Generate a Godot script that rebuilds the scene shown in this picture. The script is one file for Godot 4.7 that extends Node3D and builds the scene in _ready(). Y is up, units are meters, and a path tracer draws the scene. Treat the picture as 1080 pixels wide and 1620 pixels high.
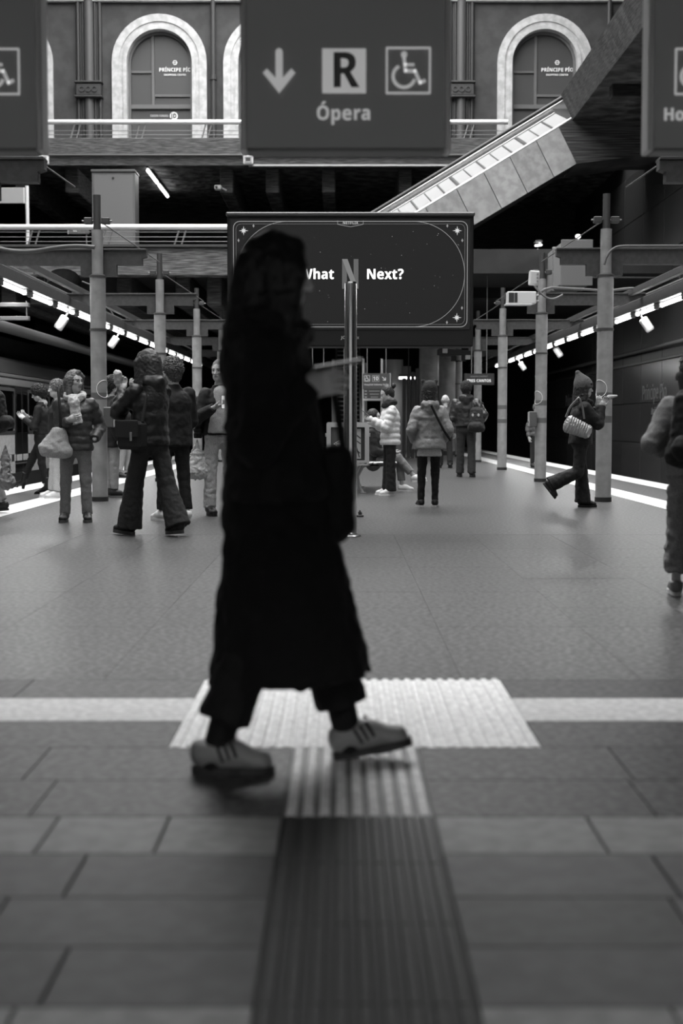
extends Node3D
# Underground platform seen across its concourse, black and white.

const F := 2200.0
const EYE := 1.04
const PITCH := 0.06355
var names := {}
var mats := {}
var texs := {}
var cache := {}
var joints := {}

func at(x: float, y: float, d: float) -> Vector3:      # the point d metres ahead of the lens that the photograph shows at pixel x, y
	var u := (x - 540.0) / F
	var w := (810.0 - y) / F
	var t := d / (cos(PITCH) + w * sin(PITCH))
	return Vector3(u * t, EYE + (w * cos(PITCH) - sin(PITCH)) * t, -d)

func gx(x: float, d: float) -> float:
	return at(x, 670.0, d).x

func hy(y: float, d: float) -> float:
	return at(540.0, y, d).y

# ------------------------------------------------------------------ mesh building
class Geo:
	var v := PackedVector3Array()
	var n := PackedVector3Array()
	var c := PackedColorArray()
	var ix := PackedInt32Array()
	var xf := Transform3D()

	func tri(a: Vector3, b: Vector3, d: Vector3, na: Vector3, nb: Vector3, nd: Vector3) -> void:
		a = xf * a; b = xf * b; d = xf * d
		var bs := xf.basis
		na = (bs * na).normalized(); nb = (bs * nb).normalized(); nd = (bs * nd).normalized()
		var k := v.size()
		if (b - a).cross(d - a).dot(na + nb + nd) > 0.0:
			v.append_array([a, d, b]); n.append_array([na, nd, nb])
		else:
			v.append_array([a, b, d]); n.append_array([na, nb, nd])
		ix.append_array([k, k + 1, k + 2])

	func poly(p: Array, hint: Vector3) -> void:
		var q := Vector3.ZERO
		for i in range(1, p.size() - 1):
			q += (p[i] - p[0]).cross(p[i + 1] - p[0])
		if q.length_squared() < 1e-16:
			return
		q = q.normalized()
		if q.dot(hint) < 0.0:
			q = -q
		for i in range(1, p.size() - 1):
			tri(p[0], p[i], p[i + 1], q, q, q)

	func box(o: Vector3, s: Vector3, bv := 0.0) -> Geo:
		var h := s * 0.5
		bv = minf(bv, minf(h.x, minf(h.y, h.z)) * 0.9)
		for a in 3:
			var b := (a + 1) % 3
			var e := (a + 2) % 3
			for sa in [-1.0, 1.0]:
				var out := Vector3.ZERO
				out[a] = sa
				var ps := []
				for q in [[-1.0, -1.0], [1.0, -1.0], [1.0, 1.0], [-1.0, 1.0]]:
					var p := Vector3.ZERO
					p[a] = sa * h[a]; p[b] = q[0] * (h[b] - bv); p[e] = q[1] * (h[e] - bv)
					ps.append(o + p)
				poly(ps, out)
				if bv > 0.0:
					for sb in [-1.0, 1.0]:
						var o2 := out
						o2[b] = sb
						var es := []
						for q in [[0, -1.0], [0, 1.0], [1, 1.0], [1, -1.0]]:
							var p := Vector3.ZERO
							p[e] = q[1] * (h[e] - bv)
							p[a] = sa * (h[a] - (bv if q[0] == 1 else 0.0))
							p[b] = sb * (h[b] - (bv if q[0] == 0 else 0.0))
							es.append(o + p)
						poly(es, o2)
		if bv > 0.0:
			for sx in [-1.0, 1.0]:
				for sy in [-1.0, 1.0]:
					for sz in [-1.0, 1.0]:
						var sg := Vector3(sx, sy, sz)
						var ps := []
						for a in 3:
							var p := sg * (h - Vector3.ONE * bv)
							p[a] = sg[a] * h[a]
							ps.append(o + p)
						poly(ps, sg)
		return self

	func span(a: Vector3, b: Vector3, bv := 0.0) -> Geo:      # box between two corners
		return box((a + b) * 0.5, (b - a).abs(), bv)

	func tube(p: Array, r, sides := 10, cap := true) -> Geo:
		var m := p.size()
		var d0: Vector3 = (p[1] - p[0]).normalized()
		var side: Vector3 = d0.cross(Vector3.UP if absf(d0.y) < 0.9 else Vector3.RIGHT).normalized()
		var rings := []
		for i in m:
			var d: Vector3 = (p[mini(i + 1, m - 1)] - p[maxi(i - 1, 0)]).normalized()
			side = (side - d * side.dot(d)).normalized()
			var up := d.cross(side)
			var rr: float = r[i] if r is Array else r
			var ring := []
			for k in sides + 1:
				var t := TAU * k / sides
				var q := side * cos(t) + up * sin(t)
				ring.append([p[i] + q * rr, q])
			rings.append(ring)
		for i in m - 1:
			for k in sides:
				var a = rings[i][k]; var b = rings[i][k + 1]; var e = rings[i + 1][k + 1]; var g = rings[i + 1][k]
				tri(a[0], b[0], e[0], a[1], b[1], e[1])
				tri(a[0], e[0], g[0], a[1], e[1], g[1])
		if cap:
			for i in [0, m - 1]:
				var d: Vector3 = (p[0] - p[1]) if i == 0 else (p[m - 1] - p[m - 2])
				var ps := []
				for k in sides:
					ps.append(rings[i][k][0])
				poly(ps, d)
		return self

	func lathe(o: Vector3, prof: Array, sides := 20) -> Geo:   # profile of Vector2(radius, height), turned about the upright axis through o
		for i in prof.size() - 1:
			var p: Vector2 = prof[i]
			var q: Vector2 = prof[i + 1]
			var dn := Vector2(q.y - p.y, p.x - q.x).normalized()
			for k in sides:
				var t0 := TAU * k / sides
				var t1 := TAU * (k + 1) / sides
				var e0 := Vector3(cos(t0), 0, sin(t0))
				var e1 := Vector3(cos(t1), 0, sin(t1))
				var n0 := e0 * dn.x + Vector3.UP * dn.y
				var n1 := e1 * dn.x + Vector3.UP * dn.y
				var a := o + e0 * p.x + Vector3.UP * p.y
				var b := o + e1 * p.x + Vector3.UP * p.y
				var c2 := o + e1 * q.x + Vector3.UP * q.y
				var d := o + e0 * q.x + Vector3.UP * q.y
				if p.x > 1e-6:
					tri(a, b, c2, n0, n1, n1)
				if q.x > 1e-6:
					tri(a, c2, d, n0, n1, n0)
		return self

	func prism(pts: PackedVector2Array, z0: float, z1: float) -> Geo:
		var tr := Geometry2D.triangulate_polygon(pts)
		for s in [[z0, -1.0], [z1, 1.0]]:
			var nn := Vector3(0, 0, s[1] * signf(z1 - z0))
			for i in range(0, tr.size(), 3):
				var q := []
				for j in 3:
					var p := pts[tr[i + j]]
					q.append(Vector3(p.x, p.y, s[0]))
				tri(q[0], q[1], q[2], nn, nn, nn)
		var cw := Geometry2D.is_polygon_clockwise(pts)
		for i in pts.size():
			var p := pts[i]
			var q := pts[(i + 1) % pts.size()]
			var d := (q - p)
			var nn := Vector3(d.y, -d.x, 0) * (-1.0 if cw else 1.0)
			poly([Vector3(p.x, p.y, z0), Vector3(q.x, q.y, z0), Vector3(q.x, q.y, z1), Vector3(p.x, p.y, z1)], nn)
		return self

	func ring(out: PackedVector2Array, inn: PackedVector2Array, z0: float, z1: float, closed := true) -> Geo:   # band between two outlines of the same count
		var m := out.size()
		for i in (m if closed else m - 1):
			var j := (i + 1) % m
			for z in [z0, z1]:
				var nn := Vector3(0, 0, signf(z - (z0 + z1) * 0.5))
				poly([Vector3(out[i].x, out[i].y, z), Vector3(out[j].x, out[j].y, z), Vector3(inn[j].x, inn[j].y, z), Vector3(inn[i].x, inn[i].y, z)], nn)
			var mid := out[i] - inn[i]
			poly([Vector3(out[i].x, out[i].y, z0), Vector3(out[j].x, out[j].y, z0), Vector3(out[j].x, out[j].y, z1), Vector3(out[i].x, out[i].y, z1)], Vector3(mid.x, mid.y, 0))
			poly([Vector3(inn[i].x, inn[i].y, z0), Vector3(inn[j].x, inn[j].y, z0), Vector3(inn[j].x, inn[j].y, z1), Vector3(inn[i].x, inn[i].y, z1)], -Vector3(mid.x, mid.y, 0))
		return self

	func add(g: Geo, t := Transform3D()) -> void:
		var k := v.size()
		var flip := t.basis.determinant() < 0.0
		for p in g.v:
			v.append(t * p)
		var nb := t.basis.inverse().transposed()
		for q in g.n:
			n.append((nb * q).normalized())
		c.append_array(g.c)
		for i in range(0, g.ix.size(), 3):
			if flip:
				ix.append_array([k + g.ix[i], k + g.ix[i + 2], k + g.ix[i + 1]])
			else:
				ix.append_array([k + g.ix[i], k + g.ix[i + 1], k + g.ix[i + 2]])

	func mesh() -> ArrayMesh:
		var a := []
		a.resize(Mesh.ARRAY_MAX)
		a[Mesh.ARRAY_VERTEX] = v
		a[Mesh.ARRAY_NORMAL] = n
		if c.size() == v.size():
			a[Mesh.ARRAY_COLOR] = c
		a[Mesh.ARRAY_INDEX] = ix
		var m := ArrayMesh.new()
		m.add_surface_from_arrays(Mesh.PRIMITIVE_TRIANGLES, a)
		return m

func geo(t := Transform3D()) -> Geo:
	var g := Geo.new()
	g.xf = t
	return g

# ------------------------------------------------------------------ nodes
func numbered(called: String) -> String:
	var k: int = names.get(called, 0)
	names[called] = k + 1
	return called if k == 0 else "%s_%03d" % [called, k]

func tag(o: Node3D, label: String, category: String, group := "", kind := "") -> Node3D:
	if label: o.set_meta("label", label)
	if category: o.set_meta("category", category)
	if group: o.set_meta("group", group)
	if kind: o.set_meta("kind", kind)
	return o

func thing(called: String, label: String, category: String, place := Vector3.ZERO, turn := 0.0, group := "") -> Node3D:
	var o := Node3D.new()
	o.name = numbered(called)
	add_child(o)
	o.position = place
	o.rotation.y = turn
	return tag(o, label, category, group)

func part(parent: Node, called: String, shape, m: Material, t := Transform3D(), label := "") -> MeshInstance3D:
	var o := MeshInstance3D.new()
	o.name = called
	o.mesh = shape.mesh() if shape is Geo else shape
	o.material_override = m
	o.transform = t
	if label: o.set_meta("label", label)
	parent.add_child(o, true)
	return o

func solo(called: String, label: String, category: String, shape, m: Material, place := Vector3.ZERO, turn := 0.0, group := "") -> MeshInstance3D:
	var o := MeshInstance3D.new()
	o.name = numbered(called)
	o.mesh = shape.mesh() if shape is Geo else shape
	o.material_override = m
	add_child(o)
	o.position = place
	o.rotation.y = turn
	tag(o, label, category, group)
	return o

func struct(called: String, label: String, category: String, shape = null, m: Material = null) -> Node3D:
	var o: Node3D
	if shape == null:
		o = Node3D.new()
	else:
		o = MeshInstance3D.new()
		o.mesh = shape.mesh() if shape is Geo else shape
		o.material_override = m
	o.name = numbered(called)
	add_child(o)
	return tag(o, label, category, "", "structure")

# ------------------------------------------------------------------ materials
func noise_tex(key: String) -> Texture2D:
	if texs.has(key):
		return texs[key]
	var nz := FastNoiseLite.new()
	var t := NoiseTexture2D.new()
	var bump := key.ends_with("_n")
	var base := key.trim_suffix("_n")
	t.width = 512; t.height = 512; t.seamless = true
	var lo := 0.7
	nz.seed = hash(base) % 1000
	nz.noise_type = FastNoiseLite.TYPE_SIMPLEX_SMOOTH
	nz.fractal_type = FastNoiseLite.FRACTAL_FBM
	match base:
		"concrete":
			nz.frequency = 0.012; nz.fractal_octaves = 5; lo = 0.88
		"speckle":
			nz.frequency = 0.11; nz.fractal_octaves = 4; lo = 0.55
			t.width = 1024; t.height = 1024
		"cloth":
			nz.frequency = 0.05; nz.fractal_octaves = 4; lo = 0.8
		"smear":
			nz.frequency = 0.02; nz.fractal_octaves = 4; lo = 0.88
		"board":
			nz.frequency = 0.035; nz.fractal_octaves = 5; lo = 0.5
	t.noise = nz
	if bump:
		t.as_normal_map = true
		t.bump_strength = 6.0
	else:
		var gr := Gradient.new()
		gr.set_color(0, Color(lo, lo, lo)); gr.set_color(1, Color(1, 1, 1)); gr.set_offset(0, 0.28); gr.set_offset(1, 0.72)
		t.color_ramp = gr
	texs[key] = t
	return t

func mat(c: float, rough := 0.7, metal := 0.0, tex := "", scale := 1.0, bump := 0.0) -> StandardMaterial3D:
	var key := "%.3f %.3f %.3f %s %.3f %.3f" % [c, rough, metal, tex, scale, bump]
	if mats.has(key):
		return mats[key]
	var m := StandardMaterial3D.new()
	m.albedo_color = Color(c, c, c)
	m.roughness = rough
	m.metallic = metal
	if tex == "speckle":
		m.metallic_specular = 0.3
	if tex:
		m.albedo_texture = noise_tex(tex)
		m.uv1_triplanar = true
		m.uv1_world_triplanar = true
		m.uv1_scale = Vector3(scale, scale, scale)
		if tex == "board":
			m.uv1_scale = Vector3(scale * 0.035, scale, scale * 0.035)
		if bump > 0.0:
			m.normal_enabled = true
			m.normal_texture = noise_tex(tex + "_n")
			m.normal_scale = bump
	mats[key] = m
	return m

func cloth(c: float, rough := 0.85) -> StandardMaterial3D:
	var key := "cloth %.3f %.3f" % [c, rough]
	if mats.has(key):
		return mats[key]
	var m := StandardMaterial3D.new()
	m.albedo_color = Color(c, c, c)
	m.roughness = rough
	m.albedo_texture = noise_tex("cloth")
	m.uv1_triplanar = true
	m.uv1_scale = Vector3(3, 3, 3)
	m.normal_enabled = true
	m.normal_texture = noise_tex("cloth_n")
	m.normal_scale = 0.25
	mats[key] = m
	return m

func glow(c: float, energy: float) -> StandardMaterial3D:
	var key := "glow %.3f %.3f" % [c, energy]
	if mats.has(key):
		return mats[key]
	var m := StandardMaterial3D.new()
	m.albedo_color = Color(0.06, 0.06, 0.06)
	m.metallic_specular = 0.25
	m.emission_enabled = true
	m.emission = Color(c, c, c)
	m.emission_energy_multiplier = energy
	m.roughness = 0.4
	mats[key] = m
	return m

func glass(a := 0.12, c := 0.8) -> StandardMaterial3D:
	var key := "glass %.3f %.3f" % [a, c]
	if mats.has(key):
		return mats[key]
	var m := StandardMaterial3D.new()
	m.albedo_color = Color(c, c, c, a)
	m.transparency = BaseMaterial3D.TRANSPARENCY_ALPHA
	m.roughness = 0.03
	mats[key] = m
	return m

func text(s: String, width: float, depth := 0.004, bold := true, face := "Droid Sans") -> Mesh:
	var f := SystemFont.new()
	f.font_names = PackedStringArray([face])
	f.font_weight = 700 if bold else 400
	var t := TextMesh.new()
	t.font = f
	t.text = s
	t.font_size = 64
	t.pixel_size = 0.01
	t.depth = 0.01
	var w := t.get_aabb().size.x
	t.pixel_size = 0.01 * width / maxf(w, 0.001)
	t.depth = depth
	return t

func round_rect(w: float, h: float, r: float, seg := 5) -> PackedVector2Array:
	var p := PackedVector2Array()
	for q in [[1, 1, 0.0], [-1, 1, 90.0], [-1, -1, 180.0], [1, -1, 270.0]]:
		for i in seg + 1:
			var t := deg_to_rad(q[2] + 90.0 * i / seg)
			p.append(Vector2(q[0] * (w / 2 - r) + r * cos(t), q[1] * (h / 2 - r) + r * sin(t)))
	return p

func circle(r: float, seg := 24, o := Vector2.ZERO, rx := 0.0) -> PackedVector2Array:
	var p := PackedVector2Array()
	for i in seg:
		var t := TAU * i / seg
		p.append(o + Vector2((rx if rx > 0.0 else r) * cos(t), r * sin(t)))
	return p

# ------------------------------------------------------------------ bodies: tapered elliptic bones, smooth minimum, surface nets
func bone(a: Vector3, b: Vector3, r0: float, r1: float, o := {}) -> Dictionary:
	# o: t0, t1 thickness across `side`'s normal (else round), side, k blend, f0/f1 flat ends, quilt spacing, amp, cut (carves away)
	o.a = a; o.b = b; o.r0 = r0; o.r1 = r1
	return o

func moved(bones: Array, t: Transform3D) -> Array:
	var s := t.basis.x.length()
	var out := []
	for q in bones:
		var d: Dictionary = q.duplicate()
		d.a = t * d.a; d.b = t * d.b
		d.r0 *= s; d.r1 *= s
		if d.has("t0"): d.t0 *= s; d.t1 *= s
		if d.has("k"): d.k *= s
		if d.has("side"): d.side = (t.basis * d.side).normalized()
		out.append(d)
	return out

func blob(bones: Array, cell: float, wr := 0.0, wf := 18.0, shade = null) -> Geo:
	var g := Geo.new()
	var lo := Vector3.INF
	var hi := -Vector3.INF
	for q in bones:
		if q.has("cut"): continue
		var r: float = maxf(q.r0, q.r1) * (1.3 if q.has("quilt") else 1.02) + wr
		if q.has("t0"): r = maxf(r, maxf(q.t0, q.t1))
		lo = lo.min(q.a - Vector3.ONE * r).min(q.b - Vector3.ONE * r)
		hi = hi.max(q.a + Vector3.ONE * r).max(q.b + Vector3.ONE * r)
	lo -= Vector3.ONE * cell * 2.5
	hi += Vector3.ONE * cell * 2.5
	var nx := int((hi.x - lo.x) / cell) + 1
	var ny := int((hi.y - lo.y) / cell) + 1
	var nz := int((hi.z - lo.z) / cell) + 1
	var f := PackedFloat32Array()
	f.resize(nx * ny * nz)
	f.fill(1.0)
	var nxy := nx * ny
	for q in bones:
		var a: Vector3 = q.a
		var b: Vector3 = q.b
		var r0: float = q.r0
		var dr: float = q.r1 - r0
		var t0: float = q.get("t0", r0)
		var dt: float = q.get("t1", q.r1) - t0
		var k: float = q.get("k", 0.02)
		var f0: bool = q.get("f0", false)
		var f1: bool = q.get("f1", false)
		var quilt: float = q.get("quilt", 0.0)
		var amp: float = q.get("amp", 0.012)
		var cut: bool = q.get("cut", false)
		var ax := b - a
		var L := ax.length()
		ax = ax / L if L > 1e-5 else Vector3.UP
		var side: Vector3 = q.get("side", Vector3.RIGHT)
		side = side - ax * side.dot(ax)
		side = side.normalized() if side.length() > 1e-3 else ax.cross(Vector3.FORWARD if absf(ax.z) < 0.9 else Vector3.UP).normalized()
		var nor := ax.cross(side)
		var R := maxf(maxf(r0, r0 + dr), maxf(t0, t0 + dt)) + k + cell * 2.2 + (amp if quilt > 0.0 else 0.0)
		var p0 := ((a.min(b) - Vector3.ONE * R - lo) / cell).floor()
		var p1 := ((a.max(b) + Vector3.ONE * R - lo) / cell).ceil()
		var x0 := maxi(0, int(p0.x)); var x1 := mini(nx - 1, int(p1.x))
		var y0 := maxi(0, int(p0.y)); var y1 := mini(ny - 1, int(p1.y))
		var z0 := maxi(0, int(p0.z)); var z1 := mini(nz - 1, int(p1.z))
		for z in range(z0, z1 + 1):
			for y in range(y0, y1 + 1):
				var rel0 := lo + Vector3(x0, y, z) * cell - a
				var i := x0 + y * nx + z * nxy - 1
				for x in range(x0, x1 + 1):
					i += 1
					var rel := rel0
					rel0.x += cell
					var s := rel.dot(ax)
					var u := rel.dot(side)
					var v := rel.dot(nor)
					var sc := clampf(s, 0.0, L)
					var tt := sc / L if L > 1e-5 else 0.0
					var w := r0 + dr * tt
					var h := t0 + dt * tt
					if quilt > 0.0:
						var e := amp * (absf(sin(PI * sc / quilt)) - 0.6)
						w += e; h += e
					var ex := s - sc
					var flat := -1.0
					if f0 and s < L * 0.5:
						flat = -s; ex = maxf(ex, 0.0)
					if f1 and s > L * 0.5:
						flat = s - L; ex = minf(ex, 0.0)
					var m := minf(w, h)
					var le := sqrt(u * u / (w * w) + v * v / (h * h) + ex * ex / (m * m))
					var d := -m
					if le > 0.02:
						d = sqrt(u * u + v * v + ex * ex) * (1.0 - 1.0 / le)
					if f0 or f1:
						d = maxf(d, flat)
					var o := f[i]
					if cut:
						d = -d
						var hh := maxf(k - absf(o - d), 0.0) / k
						f[i] = maxf(o, d) + hh * hh * k * 0.25
					else:
						var hh := maxf(k - absf(o - d), 0.0) / k
						f[i] = minf(o, d) - hh * hh * k * 0.25
	if wr > 0.0:
		var ns := FastNoiseLite.new()
		ns.seed = 7
		ns.frequency = 1.0
		ns.fractal_octaves = 2
		var i := 0
		for z in nz:
			for y in ny:
				for x in nx:
					if absf(f[i]) < cell * 3.0 + wr:
						var p := (lo + Vector3(x, y, z) * cell) * wf
						f[i] += ns.get_noise_3d(p.x, p.y, p.z) * wr
					i += 1
	# surface nets
	var id := PackedInt32Array()
	id.resize(f.size())
	id.fill(-1)
	var off := [0, 1, nx, nx + 1, nxy, nxy + 1, nxy + nx, nxy + nx + 1]
	var E := [[0, 1], [2, 3], [4, 5], [6, 7], [0, 2], [1, 3], [4, 6], [5, 7], [0, 4], [1, 5], [2, 6], [3, 7]]
	var lim := cell * 4.0
	var cells := PackedInt32Array()
	for z in nz - 1:
		for y in ny - 1:
			var i := y * nx + z * nxy - 1
			for x in nx - 1:
				i += 1
				if absf(f[i]) > lim:
					continue
				var neg := 0
				for o in off:
					if f[i + o] < 0.0:
						neg += 1
				if neg == 0 or neg == 8:
					continue
				var c := Vector3.ZERO
				var cnt := 0
				for e in E:
					var fa := f[i + off[e[0]]]
					var fb := f[i + off[e[1]]]
					if (fa < 0.0) == (fb < 0.0):
						continue
					var t := fa / (fa - fb)
					var ca: int = e[0]
					var cb: int = e[1]
					var pa := Vector3(ca & 1, (ca >> 1) & 1, ca >> 2)
					c += pa + (Vector3(cb & 1, (cb >> 1) & 1, cb >> 2) - pa) * t
					cnt += 1
				c /= cnt
				var f000 := f[i]; var f100 := f[i + 1]; var f010 := f[i + nx]; var f110 := f[i + nx + 1]
				var j := i + nxy
				var f001 := f[j]; var f101 := f[j + 1]; var f011 := f[j + nx]; var f111 := f[j + nx + 1]
				var gr := Vector3(
					lerpf(lerpf(f100 - f000, f110 - f010, c.y), lerpf(f101 - f001, f111 - f011, c.y), c.z),
					lerpf(lerpf(f010 - f000, f110 - f100, c.x), lerpf(f011 - f001, f111 - f101, c.x), c.z),
					lerpf(lerpf(f001 - f000, f101 - f100, c.x), lerpf(f011 - f010, f111 - f110, c.x), c.y))
				id[i] = g.v.size()
				var pos := lo + (Vector3(x, y, z) + c) * cell
				g.v.append(pos)
				g.n.append(gr.normalized())
				if shade != null:
					g.c.append(shade.call(pos))
				cells.append(i)
	for i in cells:
		var s0 := f[i] < 0.0
		for q in [[1, nx, nxy], [nx, nxy, 1], [nxy, 1, nx]]:
			var s1 := f[i + q[0]] < 0.0
			if s0 == s1:
				continue
			var A := id[i]; var B := id[i - q[1]]; var C := id[i - q[1] - q[2]]; var D := id[i - q[2]]
			if A < 0 or B < 0 or C < 0 or D < 0:
				continue
			if s0:
				g.ix.append_array([A, B, C, A, C, D])
			else:
				g.ix.append_array([A, C, B, A, D, C])
	# front faces clockwise
	if g.ix.size() >= 3:
		var bad := 0
		for t in range(0, mini(g.ix.size(), 300), 3):
			var p := g.v[g.ix[t]]
			if (g.v[g.ix[t + 1]] - p).cross(g.v[g.ix[t + 2]] - p).dot(g.n[g.ix[t]]) > 0.0:
				bad += 1
			else:
				bad -= 1
		if bad > 0:
			for t in range(0, g.ix.size(), 3):
				var s := g.ix[t + 1]
				g.ix[t + 1] = g.ix[t + 2]
				g.ix[t + 2] = s
	return g

# ------------------------------------------------------------------ heads, hands, shoes, hair (each made once, then placed)
func skin_shade(p: Vector3) -> Color:
	var c := 0.42
	var e := Vector2(absf(p.x) - 0.031, p.y - 0.112)
	if p.z > 0.06:
		if e.length() < 0.008: c = 0.03
		elif absf(e.x) < 0.014 and absf(e.y) < 0.005: c = 0.36
		elif absf(e.x) < 0.021 and absf(e.y - 0.019 + e.x * e.x * 12.0) < 0.0045: c = 0.08
		elif absf(p.x) < 0.024 and absf(p.y - 0.046) < 0.008: c = 0.2
	return Color(c, c, c)

func head_geo() -> Geo:
	if not cache.has("head"):
		var b := [
			bone(Vector3(0, 0.125, -0.018), Vector3(0, 0.126, -0.004), 0.075, 0.075, {"t0": 0.096, "t1": 0.096, "side": Vector3.RIGHT}),
			bone(Vector3(0, 0.125, -0.03), Vector3(0, 0.13, -0.02), 0.072, 0.072, {"k": 0.03}),
			bone(Vector3(0, 0.13, 0.03), Vector3(0, 0.05, 0.035), 0.062, 0.047, {"t0": 0.062, "t1": 0.05, "k": 0.035}),
			bone(Vector3(0, 0.022, 0.055), Vector3(0, 0.026, 0.05), 0.024, 0.03, {"k": 0.04}),
			bone(Vector3(-0.045, 0.04, 0.01), Vector3(0.045, 0.04, 0.01), 0.026, 0.026, {"k": 0.04}),
			bone(Vector3(0, 0.03, -0.015), Vector3(0, -0.07, -0.03), 0.052, 0.056, {"k": 0.03}),
			bone(Vector3(-0.034, 0.128, 0.082), Vector3(0.034, 0.128, 0.082), 0.009, 0.009, {"k": 0.018}),
			bone(Vector3(-0.04, 0.09, 0.07), Vector3(-0.034, 0.085, 0.075), 0.016, 0.014, {"k": 0.02}),
			bone(Vector3(0.04, 0.09, 0.07), Vector3(0.034, 0.085, 0.075), 0.016, 0.014, {"k": 0.02}),
			bone(Vector3(-0.031, 0.111, 0.098), Vector3(-0.031, 0.111, 0.099), 0.013, 0.013, {"cut": true, "k": 0.012}),
			bone(Vector3(0.031, 0.111, 0.098), Vector3(0.031, 0.111, 0.099), 0.013, 0.013, {"cut": true, "k": 0.012}),
			bone(Vector3(-0.031, 0.111, 0.077), Vector3(-0.031, 0.111, 0.078), 0.012, 0.012, {"k": 0.003}),
			bone(Vector3(0.031, 0.111, 0.077), Vector3(0.031, 0.111, 0.078), 0.012, 0.012, {"k": 0.003}),
			bone(Vector3(0, 0.118, 0.088), Vector3(0, 0.078, 0.108), 0.007, 0.012, {"k": 0.014}),
			bone(Vector3(-0.01, 0.074, 0.1), Vector3(0.01, 0.074, 0.1), 0.009, 0.009, {"k": 0.008}),
			bone(Vector3(-0.018, 0.051, 0.086), Vector3(0.018, 0.051, 0.086), 0.007, 0.007, {"k": 0.008}),
			bone(Vector3(-0.016, 0.041, 0.085), Vector3(0.016, 0.041, 0.085), 0.008, 0.008, {"k": 0.006}),
			bone(Vector3(-0.076, 0.115, -0.008), Vector3(-0.074, 0.082, 0.0), 0.008, 0.007, {"t0": 0.02, "t1": 0.013, "side": Vector3.RIGHT, "k": 0.006}),
			bone(Vector3(0.076, 0.115, -0.008), Vector3(0.074, 0.082, 0.0), 0.008, 0.007, {"t0": 0.02, "t1": 0.013, "side": Vector3.RIGHT, "k": 0.006}),
		]
		cache.head = blob(b, 0.0055, 0.0, 1.0, skin_shade)
	return cache.head

func hand_geo(curl: float) -> Geo:      # left hand: fingers along +y, thumb towards +z, palm towards +x
	var key := "hand%.2f" % curl
	if not cache.has(key):
		var b := [bone(Vector3(0, -0.02, 0), Vector3(0, 0.03, 0), 0.021, 0.026, {"side": Vector3.RIGHT, "t0": 0.028, "t1": 0.034, "k": 0.02}),
			bone(Vector3(0, 0.02, 0), Vector3(0.003, 0.08, 0), 0.015, 0.012, {"side": Vector3.RIGHT, "t0": 0.036, "t1": 0.041, "k": 0.02})]
		var len := [0.074, 0.083, 0.077, 0.06]
		for i in 4:
			var p := Vector3(0.002, 0.086 - absf(i - 1.2) * 0.004, 0.031 - i * 0.0205)
			var an := 0.12 + curl * 0.35
			for j in 3:
				var l: float = len[i] * [0.45, 0.31, 0.24][j]
				var q := p + Vector3(sin(an), cos(an), (0.06 - i * 0.045) * (1.0 - curl * 0.5)) * l
				b.append(bone(p, q, 0.0092 - j * 0.0009, 0.0085 - j * 0.001, {"k": 0.005}))
				p = q
				an += 0.15 + curl * (0.75 + 0.05 * i)
		b.append(bone(Vector3(0.006, 0.018, 0.022), Vector3(0.012 + 0.012 * curl, 0.048, 0.052 - 0.008 * curl), 0.015, 0.011, {"k": 0.014}))
		b.append(bone(Vector3(0.012 + 0.012 * curl, 0.048, 0.052 - 0.008 * curl), Vector3(0.02 + 0.03 * curl, 0.082, 0.06 - 0.026 * curl), 0.0105, 0.008, {"k": 0.006}))
		cache[key] = blob(b, 0.005, 0.0, 1.0, func(_p): return Color(0.4, 0.4, 0.4))
	return cache[key]

func shoe_outline(w: float, heel: float, toe: float) -> PackedVector2Array:
	var p := PackedVector2Array()
	for i in 28:
		var t := TAU * i / 28.0
		var z := cos(t)
		var wd := w * (0.8 if z < 0.0 else 1.0) * (1.0 + 0.12 * sin(clampf(z, 0.0, 1.0) * PI))
		p.append(Vector2(wd * signf(sin(t)) * pow(absf(sin(t)), 0.75), (toe if z > 0.0 else heel) * z))
	return p

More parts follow.
